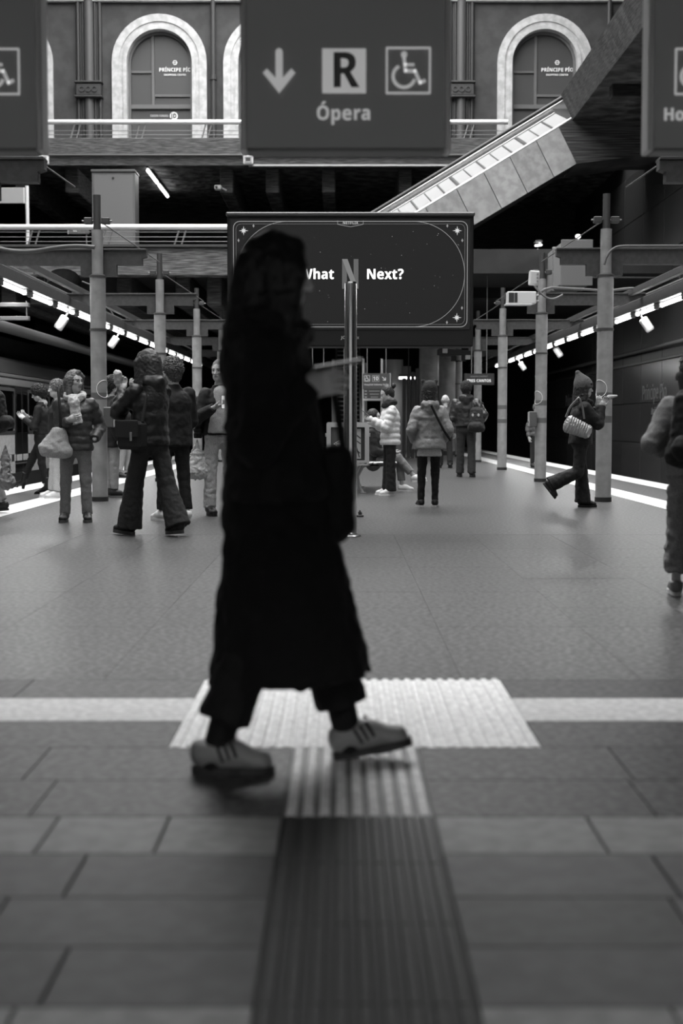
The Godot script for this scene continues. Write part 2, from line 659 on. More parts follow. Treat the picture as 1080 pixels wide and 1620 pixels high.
func shoe_parts(kind: String) -> Array:      # [upper, sole], the ankle above the origin, toes towards +z, the ground at y = 0
	if cache.has(kind):
		return cache[kind]
	var lift := 0.022 if kind == "sneaker" else 0.028
	var up := []
	var sole := Geo.new()
	var rot := Transform3D(Basis(Vector3(1, 0, 0), Vector3(0, 0, 1), Vector3(0, 1, 0)), Vector3.ZERO)   # prism axis z -> y
	if kind == "heel":
		up = [bone(Vector3(0, 0.1, -0.025), Vector3(0, 0.085, 0.03), 0.034, 0.033),
			bone(Vector3(0, 0.075, 0.04), Vector3(0, 0.035, 0.14), 0.035, 0.03, {"side": Vector3.RIGHT, "t0": 0.034, "t1": 0.02, "k": 0.03}),
			bone(Vector3(0, 0.03, 0.13), Vector3(0, 0.024, 0.18), 0.03, 0.014, {"side": Vector3.RIGHT, "t0": 0.02, "t1": 0.01, "k": 0.02}),
			bone(Vector3(0, 0.08, -0.01), Vector3(0, 0.26, -0.015), 0.042, 0.052, {"f1": true, "k": 0.03})]
		sole.xf = Transform3D(Basis(Vector3(1, 0, 0), Vector3(0, 0, 1), Vector3(0, 1, 0)), Vector3(0, 0, 0.12))
		sole.prism(shoe_outline(0.036, 0.06, 0.075), 0.0, 0.014)
		sole.xf = Transform3D()
		sole.tube([Vector3(0, 0.0, -0.03), Vector3(0, 0.09, -0.02)], [0.022, 0.032], 10)
	else:
		var tall := {"sneaker": 0.07, "boot": 0.17, "flat": 0.065}
		up = [bone(Vector3(0, 0.05 + lift, -0.035), Vector3(0, 0.045 + lift, 0.05), 0.036, 0.036),
			bone(Vector3(0, 0.03 + lift, -0.03), Vector3(0, 0.03 + lift, 0.06), 0.036, 0.042, {"k": 0.03}),
			bone(Vector3(0, 0.045 + lift, 0.04), Vector3(0, 0.018 + lift, 0.15), 0.042, 0.042, {"side": Vector3.RIGHT, "t0": 0.04, "t1": 0.03, "k": 0.03}),
			bone(Vector3(0, 0.016 + lift, 0.13), Vector3(0, 0.014 + lift, 0.158), 0.045, 0.036, {"side": Vector3.RIGHT, "t0": 0.028, "t1": 0.024, "k": 0.02}),
			bone(Vector3(0, 0.05 + lift, -0.012), Vector3(0, tall[kind] + lift, -0.012), 0.043, 0.046, {"f1": true, "k": 0.02}),
			bone(Vector3(-0.2, lift - 0.1, 0.05), Vector3(0.2, lift - 0.1, 0.05), 0.1, 0.1, {"cut": true, "t0": 0.6, "t1": 0.6, "side": Vector3(0, 1, 0), "k": 0.004})]
		sole.xf = Transform3D(Basis(Vector3(1, 0, 0), Vector3(0, 0, 1), Vector3(0, 1, 0)), Vector3(0, 0, 0.055))
		sole.prism(shoe_outline(0.05, 0.125, 0.14), 0.0, lift + 0.004)
	cache[kind] = [blob(up, 0.007).mesh(), sole.mesh()]
	return cache[kind]

func hair_geo(style: String) -> Geo:      # in the head's own frame
	if cache.has("hair " + style):
		return cache["hair " + style]
	var b := []
	var wr := 0.006
	var wf := 60.0
	var cell := 0.008
	var cap := bone(Vector3(0, 0.132, -0.022), Vector3(0, 0.134, -0.012), 0.084, 0.084, {"t0": 0.098, "t1": 0.1, "side": Vector3.RIGHT})
	match style:
		"short":
			b = [cap, bone(Vector3(0, 0.09, -0.05), Vector3(0, 0.06, -0.05), 0.066, 0.05, {"k": 0.03})]
		"balding":
			b = [bone(Vector3(-0.05, 0.09, -0.045), Vector3(0.05, 0.09, -0.045), 0.045, 0.045)]
		"curly":
			b = [cap, bone(Vector3(0, 0.155, -0.01), Vector3(0, 0.15, -0.04), 0.088, 0.085, {"k": 0.03}),
				bone(Vector3(0, 0.1, -0.055), Vector3(0, 0.05, -0.055), 0.082, 0.06, {"k": 0.03})]
			wr = 0.022
		"bob":
			b = [cap, bone(Vector3(0, 0.1, -0.05), Vector3(0, -0.02, -0.055), 0.085, 0.075, {"k": 0.03, "f1": true}),
				bone(Vector3(-0.074, 0.13, 0.0), Vector3(-0.082, -0.02, 0.005), 0.03, 0.028, {"k": 0.03}),
				bone(Vector3(0.074, 0.13, 0.0), Vector3(0.082, -0.02, 0.005), 0.03, 0.028, {"k": 0.03}),
				bone(Vector3(0.01, 0.2, 0.05), Vector3(0.06, 0.15, 0.06), 0.025, 0.02, {"k": 0.03})]
			wf = 40.0
		"long":
			b = [cap, bone(Vector3(0, 0.1, -0.05), Vector3(0, -0.16, -0.055), 0.08, 0.09, {"k": 0.03}),
				bone(Vector3(0, -0.1, -0.065), Vector3(0, -0.34, -0.08), 0.1, 0.07, {"side": Vector3.RIGHT, "t0": 0.06, "t1": 0.03, "k": 0.04}),
				bone(Vector3(-0.07, 0.13, 0.0), Vector3(-0.08, -0.12, 0.01), 0.03, 0.03, {"k": 0.03}),
				bone(Vector3(0.07, 0.13, 0.0), Vector3(0.08, -0.12, 0.01), 0.03, 0.03, {"k": 0.03}),
				bone(Vector3(-0.03, 0.182, 0.045), Vector3(-0.07, 0.12, 0.055), 0.03, 0.024, {"k": 0.03}), bone(Vector3(-0.07, 0.12, 0.06), Vector3(-0.08, -0.06, 0.05), 0.024, 0.028, {"k": 0.03}),
				bone(Vector3(0.03, 0.182, 0.045), Vector3(0.07, 0.12, 0.055), 0.03, 0.024, {"k": 0.03}), bone(Vector3(0.07, 0.12, 0.06), Vector3(0.08, -0.06, 0.05), 0.024, 0.028, {"k": 0.03})]
			wf = 30.0
		"bun":
			b = [bone(Vector3(0, 0.132, -0.022), Vector3(0, 0.134, -0.012), 0.08, 0.08, {"t0": 0.095, "t1": 0.097, "side": Vector3.RIGHT}),
				bone(Vector3(0, 0.1, -0.05), Vector3(0, 0.075, -0.05), 0.064, 0.05, {"k": 0.03}),
				bone(Vector3(0, 0.185, -0.125), Vector3(0, 0.19, -0.13), 0.036, 0.034, {"k": 0.015})]
		"fringe":      # loose hair gathered into the collar
			b = [cap, bone(Vector3(0, 0.1, -0.05), Vector3(0, -0.08, -0.06), 0.082, 0.085, {"k": 0.03}),
				bone(Vector3(-0.07, 0.14, 0.01), Vector3(-0.078, -0.07, 0.0), 0.03, 0.036, {"k": 0.03}),
				bone(Vector3(0.07, 0.14, 0.01), Vector3(0.078, -0.07, 0.0), 0.03, 0.036, {"k": 0.03}),
				bone(Vector3(-0.05, 0.165, 0.07), Vector3(0.05, 0.165, 0.07), 0.024, 0.024, {"k": 0.03})]
			wf = 30.0
		"beanie", "pointed", "eared":
			b = [bone(Vector3(0, 0.15, -0.02), Vector3(0, 0.16, -0.012), 0.088, 0.088, {"t0": 0.102, "t1": 0.102, "side": Vector3.RIGHT}),
				bone(Vector3(0, 0.118, -0.012), Vector3(0, 0.15, -0.012), 0.094, 0.093, {"t0": 0.108, "t1": 0.107, "side": Vector3.RIGHT, "f0": true, "k": 0.006})]
			if style == "pointed":
				b.append(bone(Vector3(0, 0.19, -0.03), Vector3(0, 0.285, -0.075), 0.07, 0.03, {"k": 0.05}))
			if style == "eared":
				b.append(bone(Vector3(-0.058, 0.21, -0.02), Vector3(-0.075, 0.243, -0.02), 0.028, 0.022, {"k": 0.02}))
				b.append(bone(Vector3(0.058, 0.21, -0.02), Vector3(0.075, 0.243, -0.02), 0.028, 0.022, {"k": 0.02}))
			wr = 0.003
	cache["hair " + style] = blob(b, cell, wr, wf)
	return cache["hair " + style]

# ------------------------------------------------------------------ people
func bend(a: float, ab := 0.0) -> Vector3:      # a limb that hangs, swung forward by a, out to +x by ab
	return Vector3(sin(ab), -cos(a) * cos(ab), sin(a) * cos(ab))

func ik(s: Vector3, t: Vector3, l1: float, l2: float, pole: Vector3) -> Array:   # elbow and wrist
	var d := t - s
	var L := clampf(d.length(), 0.05, (l1 + l2) * 0.995)
	d = d.normalized()
	var x := (l1 * l1 - l2 * l2 + L * L) / (2.0 * L)
	var y := sqrt(maxf(l1 * l1 - x * x, 0.0))
	var q := (pole - d * pole.dot(d)).normalized()
	return [s + d * x + q * y, s + d * L]

func skeleton(o: Dictionary) -> Dictionary:
	var h: float = o.h
	var s := h / 1.7
	var J := {"s": s}
	var lt := 0.243 * h
	var ls := 0.243 * h
	var lean: float = o.get("lean", 0.0)
	var pel := Vector3(0, 0, 0)
	var low := 1e9
	for sd in [1, -1]:
		var q: Array = o.get("left" if sd == 1 else "right", [0.0, 0.0, 0.0, 0.03])   # flex, knee, foot pitch, outward
		var hip := pel + Vector3(sd * 0.052 * h, -0.01 * h, 0)
		var knee := hip + bend(q[0], sd * q[3]) * lt
		var ank := knee + bend(q[0] - q[1], sd * q[3] * 0.6) * ls
		var fb := Basis(Vector3.UP, sd * o.get("toes", 0.12)) * Basis(Vector3.RIGHT, -q[2])
		for t in [Vector3(0, -0.04 * h, 0.1 * h), Vector3(0, -0.04 * h, -0.04 * h)]:
			low = minf(low, (ank + fb * t).y)
		J["hip%d" % sd] = hip; J["knee%d" % sd] = knee; J["ank%d" % sd] = ank; J["foot%d" % sd] = fb
	if o.has("seat"):
		low = -o.seat
	var up := Vector3(0, -low, 0)
	for k in J:
		if J[k] is Vector3: J[k] += up
	pel += up
	J.pel = pel
	var sp := Vector3(0, cos(lean), sin(lean))
	J.sp = sp
	J.waist = pel + sp * 0.09 * h
	J.chest = pel + sp * 0.2 * h
	J.neck = pel + sp * 0.295 * h
	var hw: float = 0.098 * h * o.get("build", 1.0)
	for sd in [1, -1]:
		var sh: Vector3 = J.neck + Vector3(sd * hw, -0.042 * h, 0.0)
		var hnd = o.get("hand_left" if sd == 1 else "hand_right", null)
		var tgt: Vector3 = sh + Vector3(sd * 0.07, -0.31 * h, 0.03) if hnd == null else J.pel + (hnd as Vector3) * s
		var e := ik(sh, tgt, 0.172 * h, 0.155 * h, o.get("pole", Vector3(sd * 0.5, -0.5, -1.0)) * Vector3(sd if o.has("pole") else 1, 1, 1))
		J["sh%d" % sd] = sh; J["elb%d" % sd] = e[0]; J["wri%d" % sd] = e[1]
	var nod: float = o.get("nod", 0.0)
	var hb := Basis(Vector3.UP, o.get("look", 0.0)) * Basis(Vector3.RIGHT, nod + lean * 0.4)
	J.head = Transform3D(hb.scaled(Vector3.ONE * 0.132 * h / 0.222), J.neck + sp * 0.042 * h + Vector3(0, 0, 0.008 * h))
	return J

func person(o: Dictionary) -> Node3D:
	var J := skeleton(o)
	var s: float = J.s
	var cell: float = o.get("cell", 0.016)
	var bd: float = o.get("build", 1.0)
	var t := thing("person", o.label, "person", at(o.x, 670.0, o.d) * Vector3(1, 0, 1), o.turn)
	# the body: one surface from the neck to the feet, head and hands meshed finer and joined to it
	var b := [bone(J.pel + Vector3(0, -0.03, 0) * s, J.waist, 0.145 * s, 0.12 * s, {"side": Vector3.RIGHT, "t0": 0.095 * s, "t1": 0.085 * s, "k": 0.03}),
		bone(J.waist, J.chest, 0.12 * s, 0.135 * s, {"side": Vector3.RIGHT, "t0": 0.085 * s, "t1": 0.09 * s, "k": 0.03}),
		bone(J.chest, J.neck - J.sp * 0.05 * s, 0.13 * s, 0.09 * s, {"side": Vector3.RIGHT, "t0": 0.085 * s, "t1": 0.06 * s, "k": 0.03}),
		bone(J.neck - J.sp * 0.04 * s, J.neck + J.sp * 0.05 * s, 0.058 * s, 0.052 * s, {"k": 0.03})]
	for sd in [1, -1]:
		var a := "%d" % sd
		b.append(bone(J["hip" + a], J["knee" + a], 0.066 * s, 0.045 * s, {"k": 0.03}))
		b.append(bone(J["knee" + a], J["ank" + a], 0.045 * s, 0.032 * s, {"k": 0.02}))
		b.append(bone(J["ank" + a], J["ank" + a] + J["foot" + a] * Vector3(0, -0.02, 0.08) * s, 0.03 * s, 0.02 * s, {"k": 0.02}))
		b.append(bone(J["sh" + a], J["elb" + a], 0.042 * s, 0.034 * s, {"k": 0.03}))
		b.append(bone(J["elb" + a], J["wri" + a], 0.034 * s, 0.026 * s, {"k": 0.015}))
	var body := blob(b, maxf(cell, 0.016), 0.0, 1.0, func(_p): return Color(0.42, 0.42, 0.42))
	body.add(head_geo(), J.head)
	for sd in [1, -1]:
		var a := "%d" % sd
		if o.get("pocket", 0) == sd: continue
		var fd: Vector3 = (J["wri" + a] - J["elb" + a]).normalized()
		if o.has("wrist_left") and sd == 1: fd = o.wrist_left.normalized()
		if o.has("wrist_right") and sd == -1: fd = o.wrist_right.normalized()
		var th: Vector3 = o.get("thumb_left" if sd == 1 else "thumb_right", Vector3(0, 0.2, 1))
		th = (th - fd * th.dot(fd)).normalized()
		var bs := Basis(fd.cross(th), fd, th)
		if sd == -1: bs = Basis(-bs.x, bs.y, bs.z)
		body.add(hand_geo(o.get("curl_left" if sd == 1 else "curl_right", 0.45)), Transform3D(bs.scaled_local(Vector3.ONE * s), J["wri" + a]))
	var sm := StandardMaterial3D.new()
	var sk: float = o.get("skin", 1.0)
	sm.albedo_color = Color(sk, sk, sk)
	sm.vertex_color_use_as_albedo = true
	sm.roughness = 0.5
	part(t, "body", body, sm)
	# trousers
	var tr: Array = o.get("trousers", [0.1, 0.0, 0.07])      # grey, flare, hem height above the ankle
	if tr.size() > 0:
		var q := [bone(J.pel + Vector3(0, -0.05, 0) * s, J.waist - J.sp * 0.02 * s, 0.162 * s * bd, 0.14 * s * bd, {"side": Vector3.RIGHT, "t0": 0.118 * s, "t1": 0.1 * s, "k": 0.03, "f1": true})]
		for sd in [1, -1]:
			var a := "%d" % sd
			var kn: Vector3 = J["knee" + a]
			var an: Vector3 = J["ank" + a]
			q.append(bone(J["hip" + a], kn, 0.085 * s * bd, 0.062 * s + tr[1] * 0.3, {"k": 0.03}))
			q.append(bone(kn, an + (kn - an).normalized() * tr[2], 0.062 * s + tr[1] * 0.3, 0.048 * s + tr[1], {"k": 0.02, "f1": true}))
		part(t, "trousers", blob(q, cell, o.get("crease", 0.008), 14.0), cloth(tr[0]))
	if o.has("socks"):
		for sd in [1, -1]:
			var a := "%d" % sd
			var an: Vector3 = J["ank" + a]
			part(t, "sock", blob([bone(an + Vector3(0, -0.03, 0) * s, an + (J["knee" + a] - an).normalized() * 0.16 * s, 0.044 * s, 0.05 * s)], 0.01), cloth(o.socks))
	# jacket
	var jk: Dictionary = o.get("jacket", {})
	var bulk: float = jk.get("bulk", 0.02)
	var hem: float = jk.get("hem", -0.08)
	var ql: float = jk.get("quilt", 0.0)
	var amp: float = jk.get("amp", 0.011)
	var wide: float = jk.get("wide", 0.0)
	var hp: Vector3 = J.pel + Vector3(0, hem, 0) * s
	var w := [bone(hp, J.waist, (0.158 * bd + bulk + wide) * s, (0.14 * bd + bulk) * s, {"side": Vector3.RIGHT, "t0": (0.122 + bulk + wide * 0.7) * s, "t1": (0.108 + bulk) * s, "k": 0.03, "f0": true, "quilt": ql, "amp": amp}),
		bone(J.waist, J.chest, (0.14 * bd + bulk) * s, (0.15 * bd + bulk) * s, {"side": Vector3.RIGHT, "t0": (0.108 + bulk) * s, "t1": (0.112 + bulk) * s, "k": 0.03, "quilt": ql, "amp": amp}),
		bone(J.chest, J.neck - J.sp * 0.045 * s, (0.148 * bd + bulk) * s, 0.115 * s, {"side": Vector3.RIGHT, "t0": (0.108 + bulk) * s, "t1": 0.07 * s, "k": 0.03, "quilt": ql, "amp": amp}),
		bone(J.neck - J.sp * 0.04 * s, J.neck + J.sp * jk.get("collar", 0.03) * s, 0.078 * s, 0.073 * s, {"k": 0.03, "f1": true})]
	for sd in [1, -1]:
		var a := "%d" % sd
		w.append(bone(J["sh" + a], J["elb" + a], (0.054 + bulk * 0.6) * s, (0.05 + bulk * 0.6) * s, {"k": 0.035, "quilt": ql, "amp": amp * 0.8}))
		w.append(bone(J["elb" + a], J["elb" + a].lerp(J["wri" + a], 0.97), (0.05 + bulk * 0.7) * s, (0.038 + bulk * 0.5) * s, {"k": 0.015, "f1": true, "quilt": ql, "amp": amp * 0.8}))
	if jk.has("hood"):
		w.append(bone(J.neck + Vector3(-0.07, 0.02, -0.06) * s, J.neck + Vector3(0.07, 0.02, -0.06) * s, 0.06 * s, 0.06 * s, {"k": 0.03}))
		w.append(bone(J.neck + Vector3(0, -0.05, -0.09) * s, J.neck + Vector3(0, 0.0, -0.09) * s, 0.08 * s, 0.09 * s, {"k": 0.04}))
	if o.has("skirt"):      # long coat skirts down to the calf: [hem height, half width, half depth, forward shift]
		var k: Array = o.skirt
		w.append(bone(Vector3(0, k[0], k[3]), J.waist, k[1], 0.15 * s, {"side": Vector3.RIGHT, "t0": k[2], "t1": 0.125 * s, "k": 0.04, "f0": true}))
	for e in jk.get("extra", []):
		w.append(e)
	part(t, jk.get("called", "jacket"), blob(w, cell, jk.get("crease", 0.01), 11.0), cloth(jk.get("tone", 0.1), jk.get("rough", 0.8)))
	if jk.has("shirt"):      # a lighter hem or front showing below or inside the jacket
		var sh: Array = jk.shirt   # grey, hem, front
		part(t, "shirt", blob([bone(J.pel + Vector3(0, sh[1], sh[2]) * s, J.neck + Vector3(0, -0.06, sh[2]) * s, (0.155 * bd + bulk * 0.6) * s, 0.1 * s, {"side": Vector3.RIGHT, "t0": (0.12 + bulk * 0.4) * s, "t1": 0.085 * s, "f0": true})], cell, 0.006, 16.0), cloth(sh[0]))
	# hair or hat, shoes
	if o.has("hair"):
		part(t, "hair", cache_mesh("hair " + o.hair[0], hair_geo(o.hair[0])), cloth(o.hair[1], 0.6), J.head * puff(o.get("volume", 1.1)))
	if o.has("hat"):
		part(t, "beanie", cache_mesh("hair " + o.hat[0], hair_geo(o.hat[0])), cloth(o.hat[1], 0.95), J.head * puff(1.17))
	if o.has("scarf"):
		var sc := []
		for k in 10:
			var t0 := TAU * k / 10.0
			var t1 := TAU * (k + 1) / 10.0
			sc.append(bone(J.neck + Vector3(sin(t0) * 0.085, 0.02 - 0.025 * cos(t0), cos(t0) * 0.08 + 0.015) * s, J.neck + Vector3(sin(t1) * 0.085, 0.02 - 0.025 * cos(t1), cos(t1) * 0.08 + 0.015) * s, 0.042 * s, 0.042 * s))
		if o.scarf.size() > 1:
			sc.append(bone(J.neck + Vector3(0.0, -0.05, 0.13) * s, J.neck + Vector3(0.03, -0.3, 0.17) * s, 0.05 * s, 0.07 * s, {"side": Vector3.RIGHT, "t0": 0.035 * s, "t1": 0.02 * s, "f1": true, "k": 0.03}))
			sc.append(bone(J.neck + Vector3(-0.01, -0.05, 0.13) * s, J.neck + Vector3(-0.0, -0.06, 0.14) * s, 0.06 * s, 0.055 * s, {"k": 0.03}))
		part(t, "scarf", blob(sc, cell * 0.75, 0.012, 16.0), cloth(o.scarf[0]))
	var sh2: Array = o.get("shoes", ["sneaker", 0.1, 0.1])
	var ps := shoe_parts(sh2[0])
	for sd in [1, -1]:
		var a := "%d" % sd
		var fb: Basis = J["foot" + a]
		var hgt := 0.1 if sh2[0] == "heel" else 0.0
		var xf := Transform3D(fb.scaled_local(Vector3.ONE * s * sh2[3] if sh2.size() > 3 else Vector3.ONE * s), J["ank" + a] + fb * Vector3(0, -0.04 * o.h - hgt * 0.0, 0))
		var u := part(t, "shoe", ps[0], mat(sh2[1], 0.5), xf)
		part(u, "sole", ps[1], mat(sh2[2], 0.6))
	joints[t] = J
	return t

func puff(k: float) -> Transform3D:      # hair and hats a little fuller than the skull
	var c := Vector3(0, 0.11, -0.02)
	return Transform3D(Basis().scaled(Vector3.ONE * k), c - c * k)

func cache_mesh(key: String, g: Geo) -> Mesh:
	if not cache.has("m " + key):
		cache["m " + key] = g.mesh()
	return cache["m " + key]

func world_of(t: Node3D, p: Vector3) -> Vector3:
	return t.transform * p

# ------------------------------------------------------------------ floor
func tactile(side: float, ribs: int, top := 0.003) -> Array:      # base plate, ribs
	var base := geo()
	base.box(Vector3(0, -0.01 + (-0.002 if top > 0.002 else 0.0004), 0), Vector3(side - 0.0012, 0.02, side - 0.0012))
	var g := geo()
	var p := side / ribs
	for i in ribs:
		var x := -side / 2 + (i + 0.5) * p
		var w := p * 0.3
		var z := side / 2 - 0.0035
		for e in [-1.0, 1.0]:
			g.poly([Vector3(x + e * w, -0.002, -z), Vector3(x + e * w, -0.002, z), Vector3(x + e * w * 0.7, top, z), Vector3(x + e * w * 0.7, top, -z)], Vector3(e, 0.5, 0))
			g.poly([Vector3(x - w, -0.002, e * z), Vector3(x + w, -0.002, e * z), Vector3(x + w * 0.7, top, e * z), Vector3(x - w * 0.7, top, e * z)], Vector3(0, 0, e))
		g.poly([Vector3(x - w * 0.7, top, -z), Vector3(x + w * 0.7, top, -z), Vector3(x + w * 0.7, top, z), Vector3(x - w * 0.7, top, z)], Vector3.UP)
	return [base.mesh(), g.mesh()]

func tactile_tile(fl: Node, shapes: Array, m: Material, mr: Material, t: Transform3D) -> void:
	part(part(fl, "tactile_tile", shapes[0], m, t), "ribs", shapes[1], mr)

func build_floor() -> void:
	var polished := []
	for c in [0.375, 0.385, 0.395]:
		var m := mat(c, 0.36, 0.0, "speckle", 0.2)
		polished.append(m)
	var g := geo()
	g.span(Vector3(-5.4, -0.5, 12.0), Vector3(5.65, -0.022, -62.0))
	var fl := struct("floor", "grey speckled polished platform floor running back between the two tracks", "floor", g, mat(0.1, 0.8))
	part(fl, "polished_field", geo().span(Vector3(-5.35, -0.022, -13.0), Vector3(5.6, 0.0, -62.0)), polished[1])
	# near bands of the polished field: large slabs with hairline joints
	var rng := RandomNumberGenerator.new()
	rng.seed = 3
	var stone := mat(0.4, 0.7, 0.0, "smear", 1.3)
	var slab := func(x0: float, x1: float, d0: float, d1: float, m: Material, gap: float, called: String) -> void:
		part(fl, called, geo().box(Vector3.ZERO, Vector3(x1 - x0 - gap, 0.02, d1 - d0 - gap), 0.0004 if gap < 0.002 else 0.0015), m, Transform3D(Basis(), Vector3((x0 + x1) / 2, -0.01 - rng.randf() * 0.0006, -(d0 + d1) / 2)))
	var T := 0.044
	var rows := [[3.63, 4.01], [4.01, 4.42], [4.42, 4.815], [5.215, 5.6]]
	for i in rows.size():
		var r: Array = rows[i]
		var half: float = 0.2 if r[1] < 4.43 else 0.6
		var dm := mat(0.33 + 0.02 * (i % 2), 0.42, 0.0, "speckle", 0.2)
		for sd in [-1.0, 1.0]:
			var x := half
			while x < 5.0:
				var w := 0.55 + 0.25 * rng.randf()
				var e := minf(x + w, 5.35)
				if 5.35 - e < 0.3: e = 5.35
				var a: float = T + sd * x
				var b: float = T + sd * e
				slab.call(minf(a, b), maxf(a, b), r[0], r[1], dm if rng.randf() > 0.3 else mat(0.31, 0.42, 0.0, "speckle", 0.2), 0.003, "floor_slab")
				x = e
	var d := 5.6
	while d < 12.99:
		var e := d + 0.74
		var x := -5.35
		while x < 5.5:
			var w := 0.73
			slab.call(x, x + w, d, e, polished[rng.randi() % 3], 0.0016, "floor_slab")
			x += w
		d = e
	# light stone paving of the concourse in front
	var pav := [mat(0.3, 0.6, 0.0, "smear", 1.1), mat(0.28, 0.6, 0.0, "smear", 1.3), mat(0.32, 0.6, 0.0, "smear", 0.9)]
	var ds := [3.63, 3.31, 3.0, 2.71, 2.425, 2.1, 1.8, 1.5]
	for i in ds.size() - 1:
		for sd in [-1.0, 1.0]:
			var x := 0.2
			while x < 3.4:
				var w := 0.26 + 0.42 * rng.randf()
				var a: float = T + sd * x
				var b: float = T + sd * (x + w)
				slab.call(minf(a, b), maxf(a, b), ds[i + 1], ds[i], mat(0.52, 0.6, 0.0, "smear", 1.0) if i == 0 or i == 4 else pav[rng.randi() % 3], 0.006, "paving_stone")  # farthest row made paler: light falloff put into its tone
				x += w
	part(fl, "paved_field", geo().span(Vector3(-5.35, -0.022, 12.0), Vector3(5.6, 0.0, -1.5)), pav[0])
	for sd in [[-5.35, -3.36], [3.45, 5.6]]:
		part(fl, "paved_field", geo().span(Vector3(sd[0], -0.022, -1.5), Vector3(sd[1], -0.001, -3.63)), pav[1])
	# tactile paving: a white cross bar of nine tiles, its stem, and the guide strip across
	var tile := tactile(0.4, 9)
	var white := [mat(1.0, 0.55, 0.0, "smear", 2.0), mat(0.99, 0.55, 0.0, "smear", 2.3)]
	var quarter := Basis(Vector3.UP, PI / 2)
	for i in 3:
		for j in 3:
			tactile_tile(fl, tile, white[(i + j) % 2], white[1], Transform3D(Basis(), Vector3(T + (i - 1) * 0.4, 0, -4.615 - j * 0.4)))
	for j in 2:
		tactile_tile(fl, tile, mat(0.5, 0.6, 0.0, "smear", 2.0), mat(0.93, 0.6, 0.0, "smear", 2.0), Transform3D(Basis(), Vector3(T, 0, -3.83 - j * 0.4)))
	for j in 6:
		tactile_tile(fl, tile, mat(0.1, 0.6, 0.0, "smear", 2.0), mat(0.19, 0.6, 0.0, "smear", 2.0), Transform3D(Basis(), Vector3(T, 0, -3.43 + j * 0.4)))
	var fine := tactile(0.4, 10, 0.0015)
	for sd in [-1, 1]:
		for j in 11:
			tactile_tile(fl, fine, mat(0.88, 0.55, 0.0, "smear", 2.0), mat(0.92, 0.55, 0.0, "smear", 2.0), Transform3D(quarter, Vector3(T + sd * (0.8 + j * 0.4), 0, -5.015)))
	# guide strips and safety strips along both platform edges
	for e in [[-4.22, -3.8, 9.0], [-5.3, -4.85, 9.0], [3.93, 4.35, 9.0], [5.1, 5.55, 9.0]]:
		part(fl, "tactile_strip", geo().span(Vector3(e[0], -0.02, -e[2]), Vector3(e[1], 0.005, -60.0)), mat(0.85, 0.5, 0.0, "smear", 1.5))
	struct("trim_1", "dark track bed beside the platform on the train's side", "track bed", geo().span(Vector3(-11.6, -1.7, 12.0), Vector3(-5.4, -1.2, -62.0)), mat(0.12, 0.9, 0.0, "concrete", 0.5))
	struct("trim_2", "dark track bed under the name wall", "track bed", geo().span(Vector3(5.65, -1.7, 12.0), Vector3(8.8, -1.2, -62.0)), mat(0.12, 0.9, 0.0, "concrete", 0.5))

# ------------------------------------------------------------------ walls, decks, roof
func arch_outline(w: float, h: float, seg := 20) -> PackedVector2Array:      # from the foot on the left over the round head to the right
	var p := PackedVector2Array()
	p.append(Vector2(-w / 2, 0))
	for i in seg + 1:
		var t := PI - PI * i / seg
		p.append(Vector2(cos(t) * w / 2, h - w / 2 + sin(t) * w / 2))
	p.append(Vector2(w / 2, 0))
	return p

